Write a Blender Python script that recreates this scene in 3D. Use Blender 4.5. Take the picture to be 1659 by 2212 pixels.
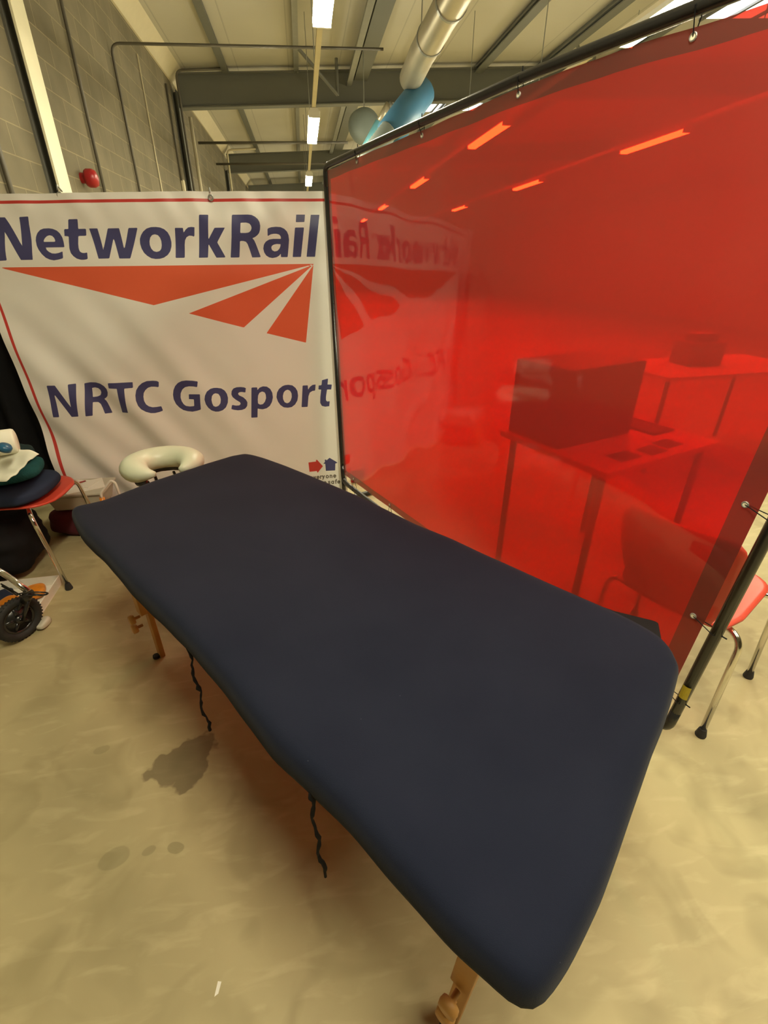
import bpy, bmesh, math, random
import numpy as np
from mathutils import Vector, Matrix, noise

# ------------------------------------------------------------------ clear
for o in list(bpy.data.objects):
    bpy.data.objects.remove(o, do_unlink=True)
SC = bpy.context.scene
COL = SC.collection
R = math.radians
random.seed(4)

# ------------------------------------------------------------------ camera
FPX, PITCH, YAW, HC = 1022.0, R(27.82), R(8.7), 1.48
cam_d = bpy.data.cameras.new('camera')
cam = bpy.data.objects.new('camera', cam_d)
COL.objects.link(cam)
cam_d.sensor_fit = 'VERTICAL'
cam_d.sensor_height = 36.0
cam_d.sensor_width = 27.0
cam_d.lens = 36.0 * FPX / 2212.0
cam_d.clip_start = 0.02
cam_d.clip_end = 200
cam.location = (0, 0, HC)
cam.rotation_euler = (R(90) - PITCH, 0, -YAW)
SC.camera = cam

# ------------------------------------------------------------------ world, exposure, lamp strength
w = bpy.data.worlds.new('world'); SC.world = w; w.use_nodes = True
w.node_tree.nodes['Background'].inputs[0].default_value = (0.72, 0.82, 0.95, 1)
w.node_tree.nodes['Background'].inputs[1].default_value = 1.2
SC.view_settings.view_transform = 'Standard'
SC.view_settings.look = 'None'
SC.view_settings.gamma = 1
SC.view_settings.use_curve_mapping = False
SC.view_settings.exposure = 1.84
LAMP = 34.0
LAMP_COL = (1.0, 0.905, 0.64, 1)

# ------------------------------------------------------------------ measuring helper: a pixel of the photo met with a real plane
def ray(x, y):
    a = (x - 829.5) / FPX; b = -(y - 1106) / FPX
    cp, sp = math.cos(PITCH), math.sin(PITCH)
    v = (a, cp + b * sp, -sp + b * cp)
    c, s = math.cos(YAW), math.sin(YAW)
    return Vector((c * v[0] + s * v[1], -s * v[0] + c * v[1], v[2]))
CP = Vector((0, 0, HC))
def onZ(x, y, z): r = ray(x, y); return CP + r * ((z - HC) / r.z)
def onY(x, y, Y): r = ray(x, y); return CP + r * (Y / r.y)
def onX(x, y, X): r = ray(x, y); return CP + r * (X / r.x)

# ------------------------------------------------------------------ materials
def new_mat(name):
    m = bpy.data.materials.new(name); m.use_nodes = True
    return m, m.node_tree.nodes, m.node_tree.links, m.node_tree.nodes['Principled BSDF']
def srgb(r, g, b):
    f = lambda c: (c / 12.92 if c <= 0.04045 else ((c + 0.055) / 1.055) ** 2.4)
    return (f(r / 255), f(g / 255), f(b / 255), 1)
def plain(name, col, rough=0.5, metal=0.0, var=0.12, scale=8.0, bump=0.0, bscale=60.0, spec=0.5, **kw):
    """procedural material: base colour with soft noise mottling and optional bump"""
    m, n, l, p = new_mat(name)
    tc = n.new('ShaderNodeTexCoord')
    nz = n.new('ShaderNodeTexNoise'); nz.inputs['Scale'].default_value = scale
    nz.inputs['Detail'].default_value = 4
    l.new(tc.outputs['Object'], nz.inputs['Vector'])
    mx = n.new('ShaderNodeMix'); mx.data_type = 'RGBA'
    a = tuple(c * (1 - var) for c in col[:3]) + (1,)
    b = tuple(min(1, c * (1 + var)) for c in col[:3]) + (1,)
    mx.inputs[6].default_value = a; mx.inputs[7].default_value = b
    l.new(nz.outputs['Fac'], mx.inputs[0])
    l.new(mx.outputs[2], p.inputs['Base Color'])
    p.inputs['Roughness'].default_value = rough
    p.inputs['Metallic'].default_value = metal
    p.inputs['Specular IOR Level'].default_value = spec
    if bump:
        nb = n.new('ShaderNodeTexNoise'); nb.inputs['Scale'].default_value = bscale
        l.new(tc.outputs['Object'], nb.inputs['Vector'])
        bp = n.new('ShaderNodeBump'); bp.inputs['Strength'].default_value = bump
        bp.inputs['Distance'].default_value = 0.01
        l.new(nb.outputs['Fac'], bp.inputs['Height'])
        l.new(bp.outputs['Normal'], p.inputs['Normal'])
    for k, v in kw.items():
        p.inputs[k.replace('_', ' ')].default_value = v
    return m

# ---- concrete floor
def floor_mat():
    m, n, l, p = new_mat('concrete_floor')
    tc = n.new('ShaderNodeTexCoord')
    def noi(sc, det=5, dis=0.0, mapv=None):
        t = n.new('ShaderNodeTexNoise'); t.inputs['Scale'].default_value = sc
        t.inputs['Detail'].default_value = det; t.inputs['Distortion'].default_value = dis
        l.new(mapv or tc.outputs['Object'], t.inputs['Vector']); return t
    mp = n.new('ShaderNodeMapping'); mp.inputs['Rotation'].default_value = (0, 0, R(-40))
    mp.inputs['Scale'].default_value = (1, 3.2, 1)
    l.new(tc.outputs['Object'], mp.inputs['Vector'])
    n1 = noi(2.2, 4); n2 = noi(7.0, 6, 0.6, mp.outputs['Vector']); n3 = noi(40, 4)
    r1 = n.new('ShaderNodeValToRGB')
    r1.color_ramp.elements[0].position = 0.3; r1.color_ramp.elements[0].color = (0.36, 0.305, 0.165, 1)
    r1.color_ramp.elements[1].position = 0.7; r1.color_ramp.elements[1].color = (0.46, 0.395, 0.215, 1)
    l.new(n1.outputs['Fac'], r1.inputs[0])
    r2 = n.new('ShaderNodeValToRGB')
    r2.color_ramp.elements[0].position = 0.53; r2.color_ramp.elements[0].color = (0, 0, 0, 1)
    r2.color_ramp.elements[1].position = 0.68; r2.color_ramp.elements[1].color = (1, 1, 1, 1)
    l.new(n2.outputs['Fac'], r2.inputs[0])
    m1 = n.new('ShaderNodeMix'); m1.data_type = 'RGBA'; m1.inputs[7].default_value = (0.58, 0.51, 0.30, 1)
    sc = n.new('ShaderNodeMath'); sc.operation = 'MULTIPLY'; sc.inputs[1].default_value = 0.3
    l.new(r2.outputs['Color'], sc.inputs[0]); l.new(sc.outputs[0], m1.inputs[0]); l.new(r1.outputs['Color'], m1.inputs[6])
    r3 = n.new('ShaderNodeValToRGB')
    r3.color_ramp.elements[0].position = 0.27; r3.color_ramp.elements[0].color = (0.8, 0.79, 0.76, 1)
    r3.color_ramp.elements[1].position = 0.5; r3.color_ramp.elements[1].color = (1, 1, 1, 1)
    n4 = noi(5.0, 2, 1.0); l.new(n4.outputs['Fac'], r3.inputs[0])
    m2 = n.new('ShaderNodeMix'); m2.data_type = 'RGBA'; m2.blend_type = 'MULTIPLY'; m2.inputs[0].default_value = 1
    l.new(m1.outputs[2], m2.inputs[6]); l.new(r3.outputs['Color'], m2.inputs[7])
    last = m2.outputs[2]
    # old spills: ragged discs darker than the concrete
    def stain(cx, cy, rx, ry, rot, rag, depth, tint):
        nonlocal last
        mpn = n.new('ShaderNodeMapping'); mpn.vector_type = 'TEXTURE'
        mpn.inputs['Location'].default_value = (cx, cy, 0)
        mpn.inputs['Rotation'].default_value = (0, 0, rot)
        mpn.inputs['Scale'].default_value = (rx, ry, 1)
        nn = noi(9.0, 3)
        mixv = n.new('ShaderNodeMix'); mixv.data_type = 'VECTOR'; mixv.inputs[0].default_value = rag
        add = n.new('ShaderNodeVectorMath'); add.operation = 'SUBTRACT'; add.inputs[1].default_value = (0.5, 0.5, 0.5)
        l.new(nn.outputs['Color'], add.inputs[0])
        ad2 = n.new('ShaderNodeVectorMath'); ad2.operation = 'SCALE'; ad2.inputs['Scale'].default_value = rag
        l.new(add.outputs[0], ad2.inputs[0])
        ad3 = n.new('ShaderNodeVectorMath'); ad3.operation = 'ADD'
        l.new(tc.outputs['Object'], ad3.inputs[0]); l.new(ad2.outputs[0], ad3.inputs[1])
        l.new(ad3.outputs[0], mpn.inputs['Vector'])
        sx = n.new('ShaderNodeSeparateXYZ'); l.new(mpn.outputs[0], sx.inputs[0])
        cb = n.new('ShaderNodeCombineXYZ'); l.new(sx.outputs[0], cb.inputs[0]); l.new(sx.outputs[1], cb.inputs[1])
        ln = n.new('ShaderNodeVectorMath'); ln.operation = 'LENGTH'; l.new(cb.outputs[0], ln.inputs[0])
        mr = n.new('ShaderNodeMapRange'); mr.inputs['From Min'].default_value = 0.93; mr.inputs['From Max'].default_value = 1.05
        mr.inputs['To Min'].default_value = depth; mr.inputs['To Max'].default_value = 0
        l.new(ln.outputs['Value'], mr.inputs['Value'])
        mm = n.new('ShaderNodeMix'); mm.data_type = 'RGBA'; mm.blend_type = 'MULTIPLY'
        mm.inputs[7].default_value = tint
        l.new(mr.outputs[0], mm.inputs[0]); l.new(last, mm.inputs[6]); last = mm.outputs[2]
    def st(px, py, qx, qy, rr, rag, depth, tint):
        a = onZ(px, py, 0); b = onZ(qx, qy, 0)
        d = (b - a) / 2; c = (a + b) / 2
        stain(c.x, c.y, d.length, d.length * rr, math.atan2(d.y, d.x), rag, depth, tint)
    st(322, 1668, 464, 1628, 0.78, 0.24, 1.0, (0.52, 0.5, 0.5, 1))
    st(212, 1870, 280, 1838, 0.75, 0.02, 1.0, (0.8, 0.81, 0.8, 1))
    st(361, 1830, 396, 1830, 0.7, 0.02, 1.0, (0.72, 0.73, 0.7, 1))
    st(306, 1845, 335, 1832, 0.7, 0.02, 1.0, (0.8, 0.81, 0.8, 1))
    st(200, 1625, 236, 1615, 0.7, 0.03, 0.8, (0.8, 0.81, 0.8, 1))
    l.new(last, p.inputs['Base Color'])
    p.inputs['Roughness'].default_value = 0.55
    p.inputs['Specular IOR Level'].default_value = 0.35
    bp = n.new('ShaderNodeBump'); bp.inputs['Strength'].default_value = 0.15; bp.inputs['Distance'].default_value = 0.004
    l.new(n3.outputs['Fac'], bp.inputs['Height']); l.new(bp.outputs['Normal'], p.inputs['Normal'])
    return m

# ---- concrete block wall (coursed in the wall's own plane); axis = which world axis runs along the wall
def block_mat(name, axis, col1, col2, mortar):
    m, n, l, p = new_mat(name)
    tc = n.new('ShaderNodeTexCoord')
    sx = n.new('ShaderNodeSeparateXYZ'); l.new(tc.outputs['Object'], sx.inputs[0])
    cb = n.new('ShaderNodeCombineXYZ'); l.new(sx.outputs[axis], cb.inputs[0]); l.new(sx.outputs[2], cb.inputs[1])
    b = n.new('ShaderNodeTexBrick')
    b.inputs['Scale'].default_value = 1.0
    b.inputs['Brick Width'].default_value = 0.45; b.inputs['Row Height'].default_value = 0.225
    b.inputs['Mortar Size'].default_value = 0.006; b.inputs['Mortar Smooth'].default_value = 0.3
    b.inputs['Bias'].default_value = -0.2
    b.inputs['Color1'].default_value = col1; b.inputs['Color2'].default_value = col2; b.inputs['Mortar'].default_value = mortar
    l.new(cb.outputs[0], b.inputs['Vector'])
    nz = n.new('ShaderNodeTexNoise'); nz.inputs['Scale'].default_value = 2.5; nz.inputs['Detail'].default_value = 6
    l.new(tc.outputs['Object'], nz.inputs['Vector'])
    mr = n.new('ShaderNodeMapRange'); mr.inputs['From Min'].default_value = 0.3; mr.inputs['From Max'].default_value = 0.7
    mr.inputs['To Min'].default_value = 0.82; mr.inputs['To Max'].default_value = 1.12
    l.new(nz.outputs['Fac'], mr.inputs['Value'])
    vs = n.new('ShaderNodeVectorMath'); vs.operation = 'SCALE'
    l.new(b.outputs['Color'], vs.inputs[0]); l.new(mr.outputs[0], vs.inputs['Scale'])
    l.new(vs.outputs[0], p.inputs['Base Color'])
    p.inputs['Roughness'].default_value = 0.9
    bp = n.new('ShaderNodeBump'); bp.inputs['Strength'].default_value = 0.5; bp.inputs['Distance'].default_value = 0.006
    bp.invert = True
    l.new(b.outputs['Fac'], bp.inputs['Height']); l.new(bp.outputs['Normal'], p.inputs['Normal'])
    return m

def ceiling_mat():
    m, n, l, p = new_mat('roof_panel')
    tc = n.new('ShaderNodeTexCoord')
    wv = n.new('ShaderNodeTexWave'); wv.bands_direction = 'X'; wv.inputs['Scale'].default_value = 0.32
    wv.wave_profile = 'SAW'
    l.new(tc.outputs['Object'], wv.inputs['Vector'])
    rp = n.new('ShaderNodeValToRGB')
    rp.color_ramp.elements[0].position = 0.0; rp.color_ramp.elements[0].color = (0.38, 0.37, 0.31, 1)
    rp.color_ramp.elements[1].position = 0.03; rp.color_ramp.elements[1].color = (0.55, 0.53, 0.44, 1)
    l.new(wv.outputs['Fac'], rp.inputs[0])
    nz = n.new('ShaderNodeTexNoise'); nz.inputs['Scale'].default_value = 0.6
    l.new(tc.outputs['Object'], nz.inputs['Vector'])
    mr = n.new('ShaderNodeMapRange'); mr.inputs['To Min'].default_value = 0.85; mr.inputs['To Max'].default_value = 1.1
    l.new(nz.outputs['Fac'], mr.inputs['Value'])
    vs = n.new('ShaderNodeVectorMath'); vs.operation = 'SCALE'
    l.new(rp.outputs['Color'], vs.inputs[0]); l.new(mr.outputs[0], vs.inputs['Scale'])
    l.new(vs.outputs[0], p.inputs['Base Color'])
    p.inputs['Roughness'].default_value = 0.7
    return m

def emis(name, col, strength):
    m, n, l, p = new_mat(name)
    p.inputs['Base Color'].default_value = (0.85, 0.85, 0.8, 1)
    p.inputs['Emission Color'].default_value = col
    p.inputs['Emission Strength'].default_value = strength
    p.inputs['Roughness'].default_value = 0.4
    tc = n.new('ShaderNodeTexCoord'); wv = n.new('ShaderNodeTexWave'); wv.inputs['Scale'].default_value = 60
    l.new(tc.outputs['Object'], wv.inputs['Vector'])
    bp = n.new('ShaderNodeBump'); bp.inputs['Strength'].default_value = 0.1; bp.inputs['Distance'].default_value = 0.002
    l.new(wv.outputs['Fac'], bp.inputs['Height']); l.new(bp.outputs['Normal'], p.inputs['Normal'])
    return m

# ---- red transparent welding film
def film_mat(name, tcol, dcol, mixd):
    m, n, l, p = new_mat(name)
    n.remove(p)
    out = n['Material Output']
    tc = n.new('ShaderNodeTexCoord')
    tr = n.new('ShaderNodeBsdfTransparent'); tr.inputs[0].default_value = tcol
    df = n.new('ShaderNodeBsdfDiffuse'); df.inputs[0].default_value = dcol
    tl = n.new('ShaderNodeBsdfTranslucent'); tl.inputs[0].default_value = tcol
    gl = n.new('ShaderNodeBsdfGlossy'); gl.inputs[0].default_value = (1, 1, 1, 1); gl.inputs['Roughness'].default_value = 0.06
    # hanging ripples of the sheet
    mp = n.new('ShaderNodeMapping'); mp.inputs['Scale'].default_value = (2.2, 2.2, 0.35)
    l.new(tc.outputs['Object'], mp.inputs['Vector'])
    nz = n.new('ShaderNodeTexNoise'); nz.inputs['Scale'].default_value = 2.0; nz.inputs['Detail'].default_value = 2
    l.new(mp.outputs[0], nz.inputs['Vector'])
    n2 = n.new('ShaderNodeTexNoise'); n2.inputs['Scale'].default_value = 9.0; n2.inputs['Detail'].default_value = 1
    l.new(tc.outputs['Object'], n2.inputs['Vector'])
    ad = n.new('ShaderNodeMath'); ad.operation = 'MULTIPLY_ADD'; ad.inputs[1].default_value = 0.06
    l.new(n2.outputs['Fac'], ad.inputs[0]); l.new(nz.outputs['Fac'], ad.inputs[2])
    bp = n.new('ShaderNodeBump'); bp.inputs['Strength'].default_value = 0.2; bp.inputs['Distance'].default_value = 0.012
    l.new(ad.outputs[0], bp.inputs['Height'])
    l.new(bp.outputs['Normal'], gl.inputs['Normal'])
    m1 = n.new('ShaderNodeMixShader'); m1.inputs[0].default_value = 0.5
    l.new(df.outputs[0], m1.inputs[1]); l.new(tl.outputs[0], m1.inputs[2])
    m2 = n.new('ShaderNodeMixShader'); m2.inputs[0].default_value = mixd
    l.new(tr.outputs[0], m2.inputs[1]); l.new(m1.outputs[0], m2.inputs[2])
    # Schlick reflectance, the same from either side of the thin sheet
    lw = n.new('ShaderNodeLayerWeight'); lw.inputs['Blend'].default_value = 0.5
    pw = n.new('ShaderNodeMath'); pw.operation = 'POWER'; pw.inputs[1].default_value = 4.0
    l.new(lw.outputs['Facing'], pw.inputs[0])
    fr = n.new('ShaderNodeMath'); fr.operation = 'MULTIPLY_ADD'; fr.inputs[1].default_value = 0.92; fr.inputs[2].default_value = 0.07
    l.new(pw.outputs[0], fr.inputs[0])
    m3 = n.new('ShaderNodeMixShader'); l.new(fr.outputs[0], m3.inputs[0])
    l.new(m2.outputs[0], m3.inputs[1]); l.new(gl.outputs[0], m3.inputs[2])
    # fine dust on the plastic: a broad weak sheen
    g2 = n.new('ShaderNodeBsdfGlossy'); g2.inputs['Roughness'].default_value = 0.5; g2.inputs[0].default_value = (.9, .9, .9, 1)
    m4 = n.new('ShaderNodeMixShader'); m4.inputs[0].default_value = 0.07
    l.new(m3.outputs[0], m4.inputs[1]); l.new(g2.outputs[0], m4.inputs[2])
    l.new(m4.outputs[0], out.inputs['Surface'])
    return m

# ---- navy stretch cover
def cover_mat():
    m, n, l, p = new_mat('navy_fabric')
    tc = n.new('ShaderNodeTexCoord')
    n1 = n.new('ShaderNodeTexNoise'); n1.inputs['Scale'].default_value = 5; n1.inputs['Detail'].default_value = 3
    l.new(tc.outputs['Object'], n1.inputs['Vector'])
    r1 = n.new('ShaderNodeValToRGB')
    r1.color_ramp.elements[0].position = 0.3; r1.color_ramp.elements[0].color = (0.0068, 0.0094, 0.0215, 1)
    r1.color_ramp.elements[1].position = 0.7; r1.color_ramp.elements[1].color = (0.0095, 0.0124, 0.026, 1)
    l.new(n1.outputs['Fac'], r1.inputs[0])
    n2 = n.new('ShaderNodeTexNoise'); n2.inputs['Scale'].default_value = 900; n2.inputs['Detail'].default_value = 2
    l.new(tc.outputs['Object'], n2.inputs['Vector'])
    # lint specks
    vo = n.new('ShaderNodeTexVoronoi'); vo.inputs['Scale'].default_value = 22
    l.new(tc.outputs['Object'], vo.inputs['Vector'])
    lt = n.new('ShaderNodeMath'); lt.operation = 'LESS_THAN'; lt.inputs[1].default_value = 0.022
    l.new(vo.outputs['Distance'], lt.inputs[0])
    sc = n.new('ShaderNodeMath'); sc.operation = 'MULTIPLY'; sc.inputs[1].default_value = 0.5
    l.new(lt.outputs[0], sc.inputs[0])
    mx = n.new('ShaderNodeMix'); mx.data_type = 'RGBA'; mx.inputs[7].default_value = (0.09, 0.095, 0.11, 1)
    l.new(sc.outputs[0], mx.inputs[0]); l.new(r1.outputs['Color'], mx.inputs[6])
    l.new(mx.outputs[2], p.inputs['Base Color'])
    p.inputs['Roughness'].default_value = 0.9
    p.inputs['Specular IOR Level'].default_value = 0.12
    p.inputs['Sheen Weight'].default_value = 0.06
    p.inputs['Sheen Roughness'].default_value = 0.5
    bp = n.new('ShaderNodeBump'); bp.inputs['Strength'].default_value = 0.35; bp.inputs['Distance'].default_value = 0.002
    l.new(n2.outputs['Fac'], bp.inputs['Height']); l.new(bp.outputs['Normal'], p.inputs['Normal'])
    return m

# ---- printed banner: two printed inks given as distance fields stored on the mesh
def banner_mat():
    m, n, l, p = new_mat('printed_banner')
    def ink(attr):
        a = n.new('ShaderNodeAttribute'); a.attribute_name = attr
        mr = n.new('ShaderNodeMapRange'); mr.inputs['From Min'].default_value = -0.0006; mr.inputs['From Max'].default_value = 0.0006
        mr.inputs['To Min'].default_value = 1; mr.inputs['To Max'].default_value = 0
        l.new(a.outputs['Fac'], mr.inputs['Value']); return mr.outputs[0]
    tc = n.new('ShaderNodeTexCoord')
    nz = n.new('ShaderNodeTexNoise'); nz.inputs['Scale'].default_value = 3
    l.new(tc.outputs['Object'], nz.inputs['Vector'])
    base = n.new('ShaderNodeMix'); base.data_type = 'RGBA'
    base.inputs[6].default_value = (0.84, 0.83, 0.78, 1); base.inputs[7].default_value = (0.90, 0.89, 0.84, 1)
    l.new(nz.outputs['Fac'], base.inputs[0])
    last = base.outputs[2]
    for attr, col in (('ink_orange', (0.80, 0.135, 0.06, 1)), ('ink_red', (0.60, 0.055, 0.045, 1)), ('ink_navy', (0.068, 0.070, 0.19, 1)), ('ink_grey', (0.16, 0.14, 0.11, 1))):
        mx = n.new('ShaderNodeMix'); mx.data_type = 'RGBA'; mx.inputs[7].default_value = col
        l.new(ink(attr), mx.inputs[0]); l.new(last, mx.inputs[6]); last = mx.outputs[2]
    l.new(last, p.inputs['Base Color'])
    p.inputs['Roughness'].default_value = 0.42
    p.inputs['Specular IOR Level'].default_value = 0.4
    return m

M = {}
M['floor'] = floor_mat()
M['block'] = block_mat('block_wall', 1, (0.20, 0.175, 0.115, 1), (0.165, 0.145, 0.095, 1), (0.30, 0.26, 0.16, 1))
M['block_x'] = block_mat('block_wall_far', 0, (0.20, 0.175, 0.115, 1), (0.165, 0.145, 0.095, 1), (0.30, 0.26, 0.16, 1))
M['ceiling'] = ceiling_mat()
M['wall_pale'] = plain('pale_cladding', (0.40, 0.37, 0.28, 1), 0.8, scale=1.5)
M['cream'] = plain('cream_paint', (0.66, 0.60, 0.42, 1), 0.6, var=0.06)
M['cream_light'] = plain('pale_cream_paint', (0.84, 0.80, 0.60, 1), 0.5, var=0.04)
M['steel_dark'] = plain('grey_painted_steel', (0.13, 0.13, 0.115, 1), 0.55, var=0.1)
M['steel_beam'] = plain('green_grey_beam_paint', (0.15, 0.155, 0.135, 1), 0.55, var=0.08, scale=2)
M['galv'] = plain('galvanised_steel', (0.35, 0.36, 0.33, 1), 0.4, 0.6, var=0.15)
M['conduit'] = plain('grey_conduit', (0.12, 0.11, 0.085, 1), 0.5, 0.3)
M['duct'] = plain('spiral_duct_steel', (0.50, 0.46, 0.34, 1), 0.38, 0.6, var=0.1, scale=4)
M['white_paint'] = plain('white_lamp_housing', (0.75, 0.74, 0.66, 1), 0.4, var=0.03)
M['tube'] = emis('fluorescent_diffuser', LAMP_COL, LAMP)
M['rooflight'] = emis('daylight_rooflight', (0.9, 0.95, 1.0, 1), 1.6)
M['black_metal'] = plain('black_gloss_tube', (0.018, 0.018, 0.017, 1), 0.25, 0.0, var=0.2, spec=0.6)
M['chrome'] = plain('chrome', (0.75, 0.73, 0.68, 1), 0.13, 1.0, var=0.04)
M['rubber'] = plain('black_rubber', (0.02, 0.019, 0.018, 1), 0.75, var=0.25, scale=40, bump=0.3)
M['red_seat'] = plain('red_plastic', (0.66, 0.072, 0.04, 1), 0.38, var=0.05)
M['film'] = film_mat('red_welding_film', (0.72, 0.0035, 0.0008, 1), (0.60, 0.028, 0.009, 1), 0.42)
M['film_hem'] = film_mat('red_film_doubled_hem', (0.26, 0.016, 0.008, 1), (0.30, 0.05, 0.035, 1), 0.35)
M['cover'] = cover_mat()
M['banner'] = banner_mat()
M['beech'] = plain('beech_wood', (0.50, 0.25, 0.065, 1), 0.5, var=0.18, scale=14)
M['black_cloth'] = plain('black_fabric', (0.008, 0.008, 0.009, 1), 0.85, var=0.3, spec=0.2)
M['navy_cloth'] = plain('navy_jersey', (0.025, 0.035, 0.068, 1), 0.9, var=0.15, spec=0.15)
M['teal_cloth'] = plain('teal_towel', (0.016, 0.085, 0.088, 1), 0.9, var=0.25, scale=30, bump=0.4, bscale=150, spec=0.15)
M['green_cloth'] = plain('dark_green_fleece', (0.018, 0.035, 0.036, 1), 0.9, var=0.3, scale=30, spec=0.15)
M['white_cloth'] = plain('white_cotton', (0.80, 0.79, 0.66, 1), 0.85, var=0.04, spec=0.2)
M['mint'] = plain('mint_vinyl', (0.62, 0.67, 0.51, 1), 0.34, var=0.06, scale=5, bump=0.15, bscale=12)
M['mint_dark'] = plain('mint_vinyl_inner_patch', (0.36, 0.40, 0.27, 1), 0.36, var=0.05)
M['card'] = plain('white_card', (0.78, 0.75, 0.66, 1), 0.7, var=0.04)
M['orange'] = plain('orange_wrapper', (0.72, 0.25, 0.02, 1), 0.35, var=0.3, scale=40)
M['purple'] = plain('purple_wrapper', (0.14, 0.02, 0.04, 1), 0.35, var=0.3, scale=40)
M['clear_plastic'] = plain('milky_plastic_tub', (0.55, 0.52, 0.42, 1), 0.22, var=0.08)
M['dark_red'] = plain('dark_red_fabric', (0.10, 0.012, 0.022, 1), 0.8, var=0.4, scale=14)
M['red_bell'] = plain('red_sounder_plastic', (0.35, 0.012, 0.015, 1), 0.35, var=0.1)
M['blue_hose'] = plain('blue_extraction_hose', (0.05, 0.17, 0.30, 1), 0.45, var=0.12)
M['blue_light'] = plain('light_blue_tube', (0.18, 0.50, 0.62, 1), 0.4, var=0.1)
M['grey_hood'] = plain('grey_hood', (0.20, 0.24, 0.23, 1), 0.5, var=0.08)
M['yellow'] = plain('yellow_label', (0.42, 0.33, 0.02, 1), 0.5, var=0.3, scale=300)
M['blue_plastic'] = plain('blue_plastic', (0.015, 0.10, 0.20, 1), 0.3)
M['paper'] = plain('paper', (0.80, 0.78, 0.70, 1), 0.8, var=0.03)
M['table_top'] = plain('pale_laminate', (0.60, 0.57, 0.48, 1), 0.4, var=0.05)
M['dark_box'] = plain('dark_equipment', (0.045, 0.045, 0.05, 1), 0.5, var=0.2)
M['grey_box'] = plain('grey_equipment', (0.22, 0.22, 0.21, 1), 0.5, var=0.2)

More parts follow.
